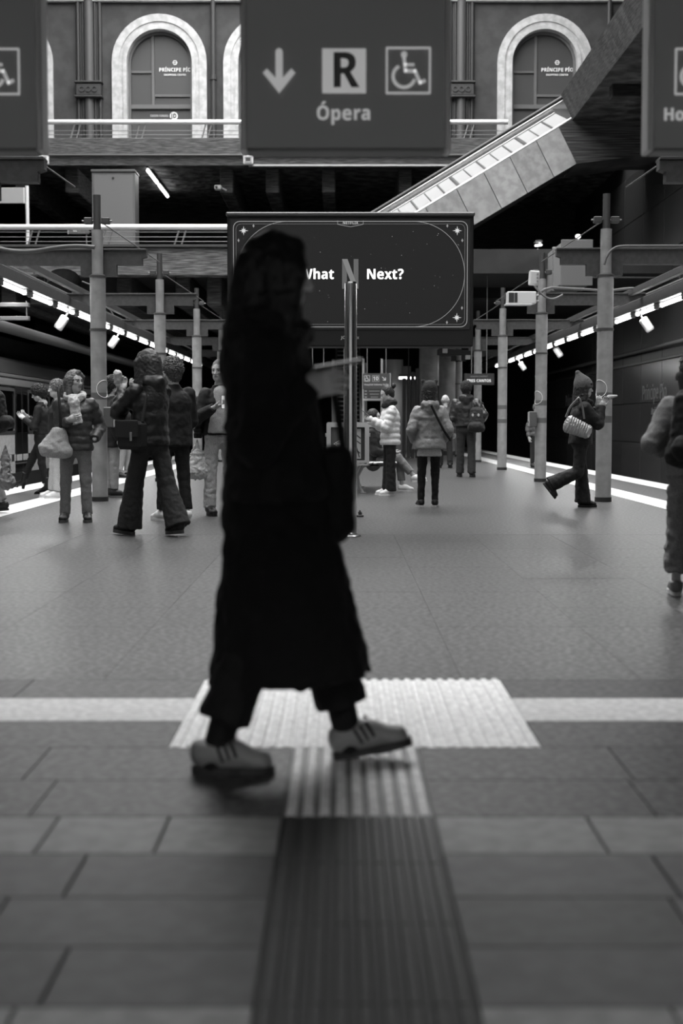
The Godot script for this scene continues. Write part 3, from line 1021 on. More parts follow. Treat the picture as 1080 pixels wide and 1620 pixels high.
func build_shell() -> void:
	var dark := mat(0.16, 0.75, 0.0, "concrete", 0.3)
	var plaster := mat(0.27, 0.85, 0.0, "concrete", 0.25)
	# the old front of the station above the upper walkway
	var zf := -47.0
	var base := 9.7
	var cs := [18.0, 257.0, 430.0, 617.0, 856.0, 1030.0, -155.0]
	var g := geo()
	var xs := []
	for c in cs: xs.append(gx(c, 47.0))
	xs.sort()
	var wi := 2.2
	var hgt := hy(46.0, 47.0) - base
	var prev := -14.0
	for x in xs:
		g.span(Vector3(prev, base, zf - 0.6), Vector3(x - wi / 2, base + hgt, zf))
		var ar := arch_outline(wi, hgt)
		var p := PackedVector2Array()
		for q in ar: p.append(q + Vector2(x, base))
		var top := PackedVector2Array()
		for i in range(1, p.size() - 1): top.append(p[i])
		top.append(Vector2(x + wi / 2, base + hgt + 0.001))
		top.append(Vector2(x - wi / 2, base + hgt + 0.001))
		g.prism(top, zf - 0.6, zf)
		prev = x + wi / 2
	g.span(Vector3(prev, base, zf - 0.6), Vector3(15.0, base + hgt, zf))
	g.span(Vector3(-14.0, base + hgt, zf - 0.6), Vector3(15.0, 20.0, zf))
	var fr := struct("wall_back", "dark plastered station front with white arched windows above the upper walkway", "wall", g, plaster)
	# white surrounds, windows, pilasters, downpipes
	var names_ := ["at the far left behind the hanging sign", "left of the middle sign, with shop lettering", "half hidden by the left edge of the middle sign", "hidden behind the middle sign", "right of the middle sign, above the escalator", "hidden by the dark deck on the right", "beyond the left edge"]
	for i in 6:
		var x: float = gx(cs[i], 47.0)
		var wd := struct("window_%d" % (i + 1), "tall arched window in a white stone surround, " + names_[i], "window")
		wd.position = Vector3(x, base, zf)
		var white := mat(0.76, 0.7, 0.0, "concrete", 0.5)
		part(wd, "surround", geo().ring(arch_outline(3.14, hgt + 0.47), arch_outline(2.66, hgt + 0.23), 0.0, 0.12, false), white)
		part(wd, "surround", geo().ring(arch_outline(2.66, hgt + 0.23), arch_outline(2.4, hgt + 0.1), -0.02, 0.08, false), white)
		part(wd, "surround", geo().ring(arch_outline(2.4, hgt + 0.1), arch_outline(2.16, hgt - 0.02), -0.3, 0.12, false), white)
		var pane := mat(0.25, 0.4)
		var frm := mat(0.38, 0.6)
		part(wd, "frame", geo().ring(arch_outline(2.16, hgt - 0.02), arch_outline(1.98, hgt - 0.11), -0.35, -0.22, false), frm)
		part(wd, "infill_panel", geo().prism(arch_outline(2.1, hgt - 0.05), -0.4, -0.36), pane)
		var fy := func(y: float) -> float: return hy(y, 47.3) - base
		var mx := -0.26
		part(wd, "mullion", geo().span(Vector3(mx - 0.05, fy.call(168.0), -0.38), Vector3(mx + 0.05, fy.call(50.0), -0.28), 0.01), frm)
		part(wd, "glazing_bar", geo().span(Vector3(-1.0, fy.call(116.0), -0.37), Vector3(mx, fy.call(112.0), -0.29), 0.01), frm)
		part(wd, "glazing_bar", geo().span(Vector3(mx, fy.call(153.5), -0.37), Vector3(1.0, fy.call(149.5), -0.29), 0.01), frm)
		part(wd, "transom", geo().span(Vector3(-1.02, fy.call(173.0), -0.37), Vector3(1.02, fy.call(166.0), -0.24), 0.01), frm)
		var lit := mat(0.95, 0.5)
		if i == 1 or i == 4:
			var tx := 0.47
			part(wd, "shop_lettering", text("PRÍNCIPE PÍO", 1.06, 0.02), lit, Transform3D(Basis(), Vector3(tx, fy.call(111.0) + 0.02, -0.34)))
			part(wd, "shop_lettering", text("SHOPPING CENTER", 0.74, 0.02), lit, Transform3D(Basis(), Vector3(tx, fy.call(119.0) + 0.02, -0.34)))
			var em := geo()
			em.ring(circle(0.085, 6), circle(0.055, 6), -0.35, -0.33)
			em.box(Vector3(0, 0, -0.34), Vector3(0.09, 0.02, 0.02))
			part(wd, "emblem", em, lit, Transform3D(Basis(), Vector3(tx, fy.call(98.5), 0)))
		if i == 1:
			part(wd, "slogan_lettering", text("FOREVER FORWARD", 0.6, 0.02), mat(0.7, 0.5), Transform3D(Basis(Vector3(1, 0, 0), Vector3(0, 1.6, 0), Vector3(0, 0, 1)), Vector3(-0.07, fy.call(183.0), -0.34)))
			part(wd, "round_emblem", geo().prism(circle(0.135), -0.36, -0.335), lit, Transform3D(Basis(), Vector3(0.42, fy.call(183.0), 0)))
			part(wd, "emblem_lettering", text("JD", 0.2, 0.02), mat(0.1, 0.5), Transform3D(Basis(), Vector3(0.42, fy.call(183.0), -0.325)))
			for k in 4:
				part(wd, "poster_stripe", geo().prism(PackedVector2Array([Vector2(-1.0, 0.42 - k * 0.12), Vector2(-0.32, 0.3 - k * 0.12), Vector2(-0.32, 0.38 - k * 0.12), Vector2(-1.0, 0.5 - k * 0.12)]), -0.36, -0.34), mat(0.7, 0.6))
	for i in 2:
		var x := gx([148.0, 726.0][i], 47.0)
		var pl := thing("pilaster", ["dark cast iron pilaster left of the lettered arch window, with a ringed collar", "dark cast iron pilaster right of the middle sign, with a ringed collar"][i], "pilaster", Vector3(x, base, zf))
		tag(pl, "", "", "", "structure")
		var iron := mat(0.2, 0.5)
		var gg := geo()
		for k in [-0.36, -0.2, 0.2, 0.36]:
			gg.tube([Vector3(k, 0, 0.07), Vector3(k, 9, 0.07)], 0.07 if absf(k) > 0.3 else 0.045, 8)
		gg.span(Vector3(-0.42, 0, 0), Vector3(0.42, 9, 0.05))
		part(pl, "shaft", gg, iron)
		part(pl, "core", geo().tube([Vector3(0, 0, 0.1), Vector3(0, 9, 0.1)], 0.16, 12), mat(0.3, 0.5))
		var cl := hy(143.0, 46.9) - base
		part(pl, "collar", geo().span(Vector3(-0.42, cl - 0.2, 0), Vector3(0.42, cl + 0.2, 0.3), 0.03), iron)
		for k in [-0.21, 0.0, 0.21]:
			part(pl, "collar_ring", geo().ring(circle(0.1, 16), circle(0.06, 16), 0.3, 0.34), iron, Transform3D(Basis(), Vector3(k, cl, 0)))
		part(pl, "collar_bead", geo().span(Vector3(-0.46, cl + 0.2, 0), Vector3(0.46, cl + 0.27, 0.36), 0.02), iron)
		part(pl, "collar_bead", geo().span(Vector3(-0.46, cl - 0.27, 0), Vector3(0.46, cl - 0.2, 0.36), 0.02), iron)
	for i in 3:
		var x := gx([341.0, 523.0, 955.0][i], 47.0)
		var dp := thing("downpipe", ["thin dark downpipe between the two arches left of the middle sign", "thin dark downpipe behind the middle sign", "thin dark downpipe beside the right arch, above the deck corner"][i], "pipe", Vector3(x, base, zf + 0.12))
		tag(dp, "", "", "", "structure")
		part(dp, "pipe", geo().tube([Vector3.ZERO, Vector3(0, 9, 0)], 0.085, 10), mat(0.22, 0.5))
		part(dp, "joint_ring", geo().tube([Vector3(0, 2.7, 0), Vector3(0, 2.85, 0)], 0.12, 10), mat(0.22, 0.5))
	var cn := geo()
	var cy := hy(4.5, 47.0)
	cn.span(Vector3(-14, cy, zf), Vector3(15, cy + 0.22, zf + 0.18), 0.03)
	cn.span(Vector3(-14, cy + 0.22, zf), Vector3(15, cy + 0.6, zf + 0.35), 0.05)
	struct("trim_3", "white stone cornice along the top of the station front", "cornice", cn, mat(0.76, 0.7, 0.0, "concrete", 0.5))
	# upper walkway
	var up := struct("floor_upper", "upper walkway with a dark board-marked concrete edge under a steel railing", "walkway")
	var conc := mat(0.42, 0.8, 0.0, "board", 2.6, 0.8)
	var y0 := hy(262.0, 43.0)
	var y1 := hy(218.0, 43.0)
	var ym := hy(246.0, 43.0)
	part(up, "deck", geo().span(Vector3(-14, y0 + 0.1, -43.05), Vector3(15, y1, -52.0)), conc)
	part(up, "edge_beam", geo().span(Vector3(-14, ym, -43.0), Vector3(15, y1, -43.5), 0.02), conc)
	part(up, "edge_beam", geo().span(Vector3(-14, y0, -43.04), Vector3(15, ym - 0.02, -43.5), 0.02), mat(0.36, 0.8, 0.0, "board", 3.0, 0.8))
	part(up, "conduit", geo().tube([Vector3(-14, ym, -42.95), Vector3(15, ym, -42.95)], 0.035, 8), mat(0.3, 0.5))
	part(up, "edge_highlight", geo().span(Vector3(gx(395, 43), y0 - 0.03, -42.9), Vector3(gx(720, 43), y0 + 0.02, -43.1)), mat(0.7, 0.4))  # pale strip imitating the highlight along the lower edge
	for x in [118.0, 360.0, 432.0, 520.0, 640.0, 40.0]:
		part(up, "rib", geo().span(Vector3(gx(x, 44) - 0.21, y0 - 0.65, -44.0), Vector3(gx(x, 44) + 0.21, y0 + 0.1, -52.0), 0.03), conc)
	railing("steel handrail with thin wires along the upper walkway", hy(192.5, 43.0), y1, -43.05, -13.5, gx(800, 43), 43.0, [-78.0, 22.0, 125.0, 227.0, 330.0, 433.0, 536.0, 639.0, 740.0])
	# lower walkway
	var lw := struct("floor_lower", "lower walkway with a worn board-marked concrete edge under a bright railing", "walkway")
	var l0 := hy(436.0, 36.0)
	var l1 := hy(391.0, 36.0)
	var xl := gx(566, 36)
	part(lw, "edge_beam", geo().span(Vector3(-11.6, l0, -36.0), Vector3(xl, l1, -36.5), 0.02), mat(0.5, 0.8, 0.0, "board", 2.4, 1.0))
	part(lw, "kerb", geo().span(Vector3(-11.6, l1, -35.9), Vector3(xl, l1 + 0.06, -36.4)), mat(0.25, 0.6))
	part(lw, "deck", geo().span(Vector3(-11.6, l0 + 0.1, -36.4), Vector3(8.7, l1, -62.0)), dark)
	for x in [20.0, 65.0, 200.0, 292.0, 341.0, 400.0, 450.0]:
		part(lw, "rib", geo().span(Vector3(gx(x, 37) - 0.19, l0 - 0.7, -36.7), Vector3(gx(x, 37) + 0.19, l0 + 0.12, -60.0), 0.03), mat(0.3, 0.8, 0.0, "board", 2.4))
	part(lw, "cross_beam", geo().span(Vector3(xl, l0 - 0.2, -40.2), Vector3(8.6, l1 + 0.1, -40.7)), mat(0.05, 0.9))
	railing("bright steel handrail with thin wires along the lower walkway", hy(358.5, 36.0), l1 + 0.06, -36.1, -11.4, gx(560, 36), 36.0, [-58.0, 57.0, 171.0, 287.0, 402.0, 517.0])
	# enclosing walls
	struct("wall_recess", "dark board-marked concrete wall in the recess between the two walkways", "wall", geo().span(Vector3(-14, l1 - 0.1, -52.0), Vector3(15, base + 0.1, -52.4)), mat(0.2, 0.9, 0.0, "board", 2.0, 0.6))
	struct("wall_end", "dark end wall far behind the platform stairs", "wall", geo().span(Vector3(-11.8, -1.7, -62.0), Vector3(9.0, 6.0, -62.4)), mat(0.1, 0.9))
	struct("wall_left", "dark tunnel side wall behind the standing train", "wall", geo().span(Vector3(-12.0, -1.7, 12.0), Vector3(-11.6, 20.0, -62.4)), mat(0.2, 0.85, 0.0, "concrete", 0.3))
	struct("wall_far_left", "plain return wall joining the station front to the side wall", "wall", geo().span(Vector3(-14.4, 4.0, -36.4), Vector3(-11.6, 20.0, -53.0)), mat(0.3, 0.85, 0.0, "concrete", 0.3))
	# wall of the right track, clad in dark panels
	var wr := struct("wall_right", "dark panelled wall across the right-hand track, with the station name", "wall", geo().span(Vector3(8.64, -1.7, 12.0), Vector3(9.0, 9.4, -62.0)), mat(0.08, 0.7))
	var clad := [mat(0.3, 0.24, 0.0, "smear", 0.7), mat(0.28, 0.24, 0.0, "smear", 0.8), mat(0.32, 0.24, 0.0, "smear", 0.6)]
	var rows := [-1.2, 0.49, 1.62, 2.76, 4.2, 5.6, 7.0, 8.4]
	var rng := RandomNumberGenerator.new()
	rng.seed = 11
	for r in rows.size() - 1:
		for k in 18:
			var d := 15.4 + 2.6 * k
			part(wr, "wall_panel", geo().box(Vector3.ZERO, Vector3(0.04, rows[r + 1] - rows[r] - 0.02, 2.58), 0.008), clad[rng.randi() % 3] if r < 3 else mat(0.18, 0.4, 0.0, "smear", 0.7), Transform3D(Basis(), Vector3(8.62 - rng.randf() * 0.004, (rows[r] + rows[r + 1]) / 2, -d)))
	part(wr, "rail_moulding", geo().span(Vector3(8.52, 2.73, -10.0), Vector3(8.62, 2.79, -61.0), 0.01), mat(0.3, 0.4))
	var face := Basis(Vector3.UP, -PI / 2)
	part(wr, "station_name", text("Príncipe Pío", 2.9, 0.01, false), mat(0.42, 0.4), Transform3D(face, Vector3(8.59, 1.9, -38.4)))
	part(wr, "station_name", text("Andén 2", 0.95, 0.01, false), mat(0.5, 0.4), Transform3D(face, Vector3(8.59, 1.66 - 0.28, -38.2)))
	part(wr, "station_name", text("Príncipe Pío", 2.9, 0.01, false), mat(0.42, 0.4), Transform3D(face, Vector3(8.59, 1.9, -52.0)))
	# right-hand deck over that track and the landing of the escalator
	var dk := struct("floor_deck", "dark board-marked concrete deck overhanging the right-hand track", "deck")
	var a0 := at(887, 150, 38)
	var a1 := at(905, 190, 38)
	var fg := geo()
	var zn := -6.3
	for z in [[-38.0, zn]]:
		fg.poly([Vector3(a0.x, a0.y, z[0]), Vector3(a1.x, a1.y, z[0]), Vector3(a1.x, a1.y, z[1]), Vector3(a0.x, a0.y, z[1])], Vector3(-1, 0, 0))
		fg.poly([Vector3(a1.x, a1.y, z[0]), Vector3(15, a1.y, z[0]), Vector3(15, a1.y, z[1]), Vector3(a1.x, a1.y, z[1])], Vector3.DOWN)
		fg.poly([Vector3(a0.x, a0.y, z[0]), Vector3(a0.x + 0.3, a0.y, z[0]), Vector3(a0.x + 0.3, a0.y, z[1]), Vector3(a0.x, a0.y, z[1])], Vector3.UP)
		fg.poly([Vector3(a0.x, a0.y, z[0]), Vector3(a1.x, a1.y, z[0]), Vector3(15, a1.y, z[0]), Vector3(15, a0.y, z[0])], Vector3(0, 0, -1))
	fg.span(Vector3(a0.x + 0.3, a1.y + 0.02, -37.9), Vector3(15, a0.y - 0.05, -6.3))
	part(dk, "parapet", fg, mat(0.35, 0.8, 0.0, "board", 2.4, 0.8))
	for k in 5:
		part(dk, "soffit_rib", geo().span(Vector3(a1.x + 0.3, a1.y - 0.3, -34.0 + k * 5.0), Vector3(8.6, a1.y + 0.05, -34.4 + k * 5.0), 0.02), mat(0.22, 0.85, 0.0, "board", 2.4))
	struct("ceiling_deck", "plain storey closing the hall above the right-hand deck", "wall", geo().span(Vector3(14.6, a0.y - 0.1, 12), Vector3(15.0, 20, -47.0)), mat(0.3, 0.9))
	# roof with a long skylight, low ceiling over the near concourse, and the walls that close the hall
	var cg := geo()
	cg.span(Vector3(-12, 20, -5.8), Vector3(15, 20.4, -7.0))
	cg.span(Vector3(-12, 7.5, 12.4), Vector3(15, 7.8, 10.5))  # unseen lower roof, its opening behind the viewer added for front fill
	cg.span(Vector3(8.6, 7.5, 10.5), Vector3(15, 7.8, -5.8))
	cg.span(Vector3(-12, 7.5, 10.5), Vector3(-11.0, 7.8, -5.8))
	cg.span(Vector3(-14.4, 20, -7.0), Vector3(-10.0, 20.4, -53.0))
	cg.span(Vector3(6.0, 20, -7.0), Vector3(15, 20.4, -53.0))
	cg.span(Vector3(-10, 20, -46.6), Vector3(6, 20.4, -53.0))
	for k in 6:
		cg.span(Vector3(-10, 19.9, -12.0 - k * 6.0), Vector3(6, 20.3, -12.3 - k * 6.0))
	struct("ceiling", "hall roof with a long skylight over the platform", "roof", cg, mat(0.5, 0.8))
	struct("ceiling_front", "low flat ceiling over the near concourse", "ceiling", geo().span(Vector3(-11.6, 3.25, 1.2), Vector3(8.64, 3.6, -6.4)), mat(0.4, 0.8))
	struct("wall_front", "plain wall above the near edge of the hall", "wall", geo().span(Vector3(-11.6, 3.6, -5.8), Vector3(15.0, 20, -6.3)), mat(0.75, 0.8))
	struct("wall_rear", "plain wall closing the concourse behind the viewer", "wall", geo().span(Vector3(-12, -1.7, 12.0), Vector3(15, 7.8, 12.4)), mat(0.75, 0.8))

func railing(label: String, ytop: float, ybot: float, z: float, x0: float, x1: float, d: float, posts: Array) -> void:
	var t := thing("railing", label, "railing", Vector3.ZERO)
	var st := mat(0.75, 0.25, 0.9)
	part(t, "handrail", geo().tube([Vector3(x0, ytop, z), Vector3(x1, ytop, z)], 0.075, 12), mat(0.92, 0.3, 0.4))
	for f in [0.72, 0.45, 0.2]:
		var y := lerpf(ybot, ytop, f)
		if f > 0.7 and d > 40.0: continue
		part(t, "wire", geo().tube([Vector3(x0, y, z + 0.02), Vector3(x1, y, z + 0.02)], 0.011, 6), mat(0.5, 0.4, 0.3))
	for p in posts:
		var x := gx(p, d)
		for s in [-0.09, 0.09]:
			part(t, "post", geo().tube([Vector3(x + s - 0.07, ybot, z), Vector3(x + s + 0.06, ytop - 0.04, z)], 0.026, 6), mat(0.5, 0.4, 0.3))

# ------------------------------------------------------------------ columns with their cantilever beams
func column(x: float, d: float, sd: float, label: String, ring := false) -> void:
	var t := thing("platform_column", label, "column", Vector3(x, 0, -d))
	tag(t, "", "", "steel columns along the platform")
	var paint := mat(0.56, 0.45, 0.0, "concrete", 0.7)
	var dk := mat(0.24, 0.55)
	part(t, "shaft", geo().lathe(Vector3.ZERO, [Vector2(0, 0.0), Vector2(0.105, 0.0), Vector2(0.105, 3.0), Vector2(0.0, 3.0)], 24), paint)
	part(t, "upper_shaft", geo().lathe(Vector3.ZERO, [Vector2(0.075, 3.0), Vector2(0.075, 3.6), Vector2(0.0, 3.6)], 20), paint)
	part(t, "stub", geo().lathe(Vector3.ZERO, [Vector2(0.05, 3.6), Vector2(0.05, 4.06), Vector2(0.0, 4.06)], 16), dk)
	part(t, "base_collar", geo().lathe(Vector3.ZERO, [Vector2(0.112, 0.0), Vector2(0.112, 0.06), Vector2(0.105, 0.06)], 24), mat(0.12, 0.7))
	part(t, "shoulder", geo().lathe(Vector3.ZERO, [Vector2(0.112, 2.97), Vector2(0.112, 3.0), Vector2(0.075, 3.02)], 24), dk)
	for yy in [1.36, 1.05]:
		part(t, "paint_band", geo().lathe(Vector3.ZERO, [Vector2(0.1062, yy), Vector2(0.1062, yy + 0.09)], 24), mat(0.34, 0.5))
	part(t, "pipe_clip", geo().lathe(Vector3.ZERO, [Vector2(0.105, 2.27), Vector2(0.114, 2.27), Vector2(0.114, 2.3), Vector2(0.105, 2.3)], 24), dk)
	for s in [-1, 1]:
		part(t, "clamp", geo().box(Vector3(s * 0.115, 3.72, 0), Vector3(0.11, 0.085, 0.1), 0.01), dk)
	part(t, "clamp_bolt", geo().tube([Vector3(-0.2, 3.72, 0.0), Vector3(0.2, 3.72, 0.0)], 0.012, 6), mat(0.5, 0.4, 0.6))
	# the beam: local x runs outward
	var o := sd
	var out := (4.95 - absf(x)) if sd < 0 else (5.45 - absf(x))
	var inn := -0.64
	var pr := PackedVector2Array([Vector2(inn, 3.34), Vector2(inn, 3.26), Vector2(inn + 0.06, 3.24), Vector2(inn + 0.06, 3.15), Vector2(-0.28, 3.15), Vector2(out - 0.45, 3.15), Vector2(out - 0.05, 3.3), Vector2(out, 3.3), Vector2(out, 3.36)])
	var pp := PackedVector2Array()
	for q in pr: pp.append(Vector2(q.x * o, q.y))
	var beam := mat(0.26, 0.6, 0.0, "smear", 1.0)
	part(t, "beam", geo().prism(pp, -0.2, -0.08), beam)
	part(t, "beam_flange", geo().span(Vector3(inn * o, 3.34, -0.24), Vector3(out * o, 3.365, -0.05), 0.004), beam)
	var bk := PackedVector2Array([Vector2(-0.24, 3.0), Vector2(-0.24, 3.16), Vector2(0.24, 3.16), Vector2(0.24, 3.0)])
	part(t, "bracket", geo().prism(bk, -0.18, -0.07), beam)
	part(t, "stay_wire", geo().tube([Vector3(0.06 * -o, 3.7, 0), Vector3((inn + 0.02) * o, 3.36, -1.6)], 0.008, 5), mat(0.4, 0.5))
	if ring:
		var rg := geo()
		var pts := []
		for k in 25:
			var a := TAU * k / 24.0
			var u := 0.115 * cos(a)
			var w := u / 0.108
			pts.append(Vector3(sin(-o * 0.95 + w) * 0.1075, 1.5 + 0.115 * sin(a), cos(-o * 0.95 + w) * 0.1075))
		rg.tube(pts, 0.005, 5, false)
		part(t, "round_emblem", rg, mat(0.85, 0.5))

func help_box(x: float, d: float, y: float, label: String, side: float) -> void:
	var t := thing("help_point", label, "intercom", Vector3(x, y, -d))
	part(t, "case", geo().box(Vector3.ZERO, Vector3(0.13, 0.27, 0.2), 0.012), mat(0.3, 0.4))
	part(t, "front_plate", geo().box(Vector3(side * 0.068, 0, 0), Vector3(0.012, 0.25, 0.18), 0.003), mat(0.65, 0.35))
	part(t, "call_button", geo().lathe(Vector3.ZERO, [Vector2(0.0, 0.012), Vector2(0.025, 0.01), Vector2(0.028, 0.0)], 12), mat(0.2, 0.4), Transform3D(Basis(Vector3.FORWARD, side * PI / 2), Vector3(side * 0.074, -0.05, 0)))

const ORD := ["first", "second", "third", "fourth", "fifth", "sixth", "seventh", "eighth", "ninth", "tenth", "eleventh", "twelfth", "thirteenth", "fourteenth", "fifteenth", "sixteenth", "seventeenth"]

func lamps() -> void:
	for q in [[-1.0, -4.95, 3.08, "left"], [1.0, 5.45, 3.05, "right"]]:
		var t := thing("lighting_track", "long dark steel cable tray carrying the row of lit tubes above the %s platform edge" % q[3], "lighting track", Vector3(q[1], q[2], 0))
		var st := mat(0.3, 0.5, 0.0, "smear", 1.0)
		part(t, "channel", geo().span(Vector3(-0.09, 0.06, -11.0), Vector3(0.09, 0.24, -56.0), 0.008), st)
		part(t, "upper_rail", geo().span(Vector3(q[0] * 0.06 - 0.1, 0.27, -11.0), Vector3(q[0] * 0.06 + 0.1, 0.3, -56.0), 0.005), mat(0.5, 0.4))
		part(t, "side_rail", geo().span(Vector3(-q[0] * 0.3 - 0.05, 0.26, -11.0), Vector3(-q[0] * 0.3 + 0.05, 0.36, -56.0), 0.005), st)
		for k in 14:
			part(t, "hanger", geo().tube([Vector3(0, 0.24, -13.0 - k * 3.2), Vector3(0, 0.5, -13.0 - k * 3.2)], 0.012, 6), st)
		var n := 0
		for k in 17:
			var d := 17.25 + 1.95 * k
			n += 1
			var l := thing("tube_lamp", "lit white fluorescent tube, the %s from the near end of the %s track" % [ORD[n - 1], q[3]], "lamp", Vector3(q[1], q[2], -d), 0.0, "fluorescent tubes along the %s track" % q[3])
			part(l, "tube", geo().tube([Vector3(0, 0, -0.74), Vector3(0, 0, 0.74)], 0.036, 8), glow(1.0, 3.0))
			for e in [-0.79, 0.79]:
				part(l, "end_cap", geo().box(Vector3(0, 0.01, e), Vector3(0.08, 0.1, 0.08), 0.01), mat(0.6, 0.5))
			var li := AreaLight3D.new()
			li.name = "tube_light"
			li.area_size = Vector2(0.07, 1.5)
			li.light_energy = TUBE
			li.area_range = 40.0
			li.area_attenuation = 2.0
			li.shadow_enabled = true
			l.add_child(li)
			li.rotation.x = -PI / 2
			li.position.y = -0.06
	var sp := [[108.0, 503.0, 25.2, -1, "nearest"], [188.0, 535.0, 31.0, -1, "second"], [283.0, 573.0, 42.0, -1, "farthest"], [1012.0, 506.0, 25.4, 1, "nearest"], [875.0, 552.0, 35.8, 1, "second"], [820.0, 575.0, 43.0, 1, "farthest"]]
	for q in sp:
		var s := thing("loudspeaker", "%s white cylindrical loudspeaker hanging tilted from the %s lighting track" % [q[4], "left" if q[3] < 0 else "right"], "loudspeaker", at(q[0], q[1], q[2]) + Vector3(0.12 * q[3], -0.08, 0), 0.0, "cylindrical loudspeakers under the lamps")
		var tb := Transform3D(Basis(Vector3.BACK, q[3] * 0.6), Vector3.ZERO)
		part(s, "body", geo().lathe(Vector3.ZERO, [Vector2(0, -0.14), Vector2(0.07, -0.14), Vector2(0.085, -0.11), Vector2(0.085, 0.11), Vector2(0.06, 0.13), Vector2(0, 0.13)], 16), mat(0.75, 0.5), tb)
		part(s, "bracket", geo().tube([tb * Vector3(0, 0.1, 0), tb * Vector3(0, 0.2, 0), tb * Vector3(0, 0.2, 0) + Vector3(0, 0.17, 0)], 0.018, 6), mat(0.4, 0.5))

# ------------------------------------------------------------------ hanging signs
func wheelchair(s: float) -> Geo:      # the access symbol, s high, built flat with a little relief
	var g := geo()
	g.prism(circle(0.085 * s, 20, Vector2(-0.1, 0.42) * s), 0.0, 0.006)
	var st := func(p: Array, r: float) -> void:
		for i in p.size() - 1:
			var a: Vector2 = p[i] * s
			var b: Vector2 = p[i + 1] * s
			var dd := (b - a).normalized() * r * s
			var nn := Vector2(-dd.y, dd.x)
			g.prism(PackedVector2Array([a - dd * 0.6 + nn, a - dd * 0.6 - nn, b + dd * 0.6 - nn, b + dd * 0.6 + nn]), 0.0, 0.006)
	st.call([Vector2(-0.1, 0.32), Vector2(-0.06, -0.02), Vector2(0.2, -0.02), Vector2(0.34, -0.34), Vector2(0.46, -0.28)], 0.045)
	st.call([Vector2(-0.08, 0.15), Vector2(0.16, 0.15)], 0.035)
	var o := PackedVector2Array()
	var n := PackedVector2Array()
	for k in 25:
		var a := deg_to_rad(118.0 + 225.0 * k / 24.0)
		o.append(Vector2(-0.1 + 0.34 * cos(a), -0.16 + 0.34 * sin(a)) * s)
		n.append(Vector2(-0.1 + 0.255 * cos(a), -0.16 + 0.255 * sin(a)) * s)
	g.ring(o, n, 0.0, 0.006, false)
	return g

func frame_geo(w: float, h: float, b: float) -> Geo:
	return geo().ring(round_rect(w, h, 0.02 * w, 3), round_rect(w - 2 * b, h - 2 * b, 0.012 * w, 3), 0.0, 0.006)

func lit(c: float, energy: float) -> StandardMaterial3D:      # coloured sign sheet with an added glow in place of front light
	var key := "lit %.3f %.3f" % [c, energy]
	if mats.has(key):
		return mats[key]
	var m := mat(c, 0.5).duplicate()
	m.emission_enabled = true
	m.emission = Color(c, c, c)
	m.emission_energy_multiplier = energy
	mats[key] = m
	return m

func hanging_sign(xc: float, d: float, label: String) -> Node3D:
	var bot := hy(236.0, d)
	var w := 327.0 * d / F
	var t := thing("hanging_sign", label, "sign", Vector3(xc, bot, -d))
	var h := 3.1 - bot
	part(t, "panel", geo().box(Vector3(0, h / 2, -0.07), Vector3(w - 0.03, h, 0.11), 0.004), lit(0.5, 0.025))
	for s in [-1, 1]:
		part(t, "side_profile", geo().box(Vector3(s * (w / 2 - 0.012), h / 2, -0.07), Vector3(0.026, h + 0.01, 0.135), 0.006), mat(0.75, 0.35, 0.3))
	part(t, "bottom_profile", geo().box(Vector3(0, 0.0, -0.07), Vector3(w - 0.05, 0.014, 0.12), 0.003), mat(0.45, 0.5))
	var li := AreaLight3D.new()
	li.name = "added_sign_light"  # added weak lamp that goes with the added glow of the sign
	li.area_size = Vector2(w - 0.06, h - 0.04)
	li.light_energy = 0.004
	li.area_range = 20.0
	li.area_attenuation = 2.0
	li.shadow_enabled = true
	t.add_child(li)
	li.rotation.y = PI
	li.position = Vector3(0, h / 2, 0.01)
	for s in [-0.3, 0.3]:
		part(t, "hanger_rod", geo().tube([Vector3(s, h, -0.07), Vector3(s, h + 0.16, -0.07)], 0.014, 8), mat(0.5, 0.4, 0.5))
	return t

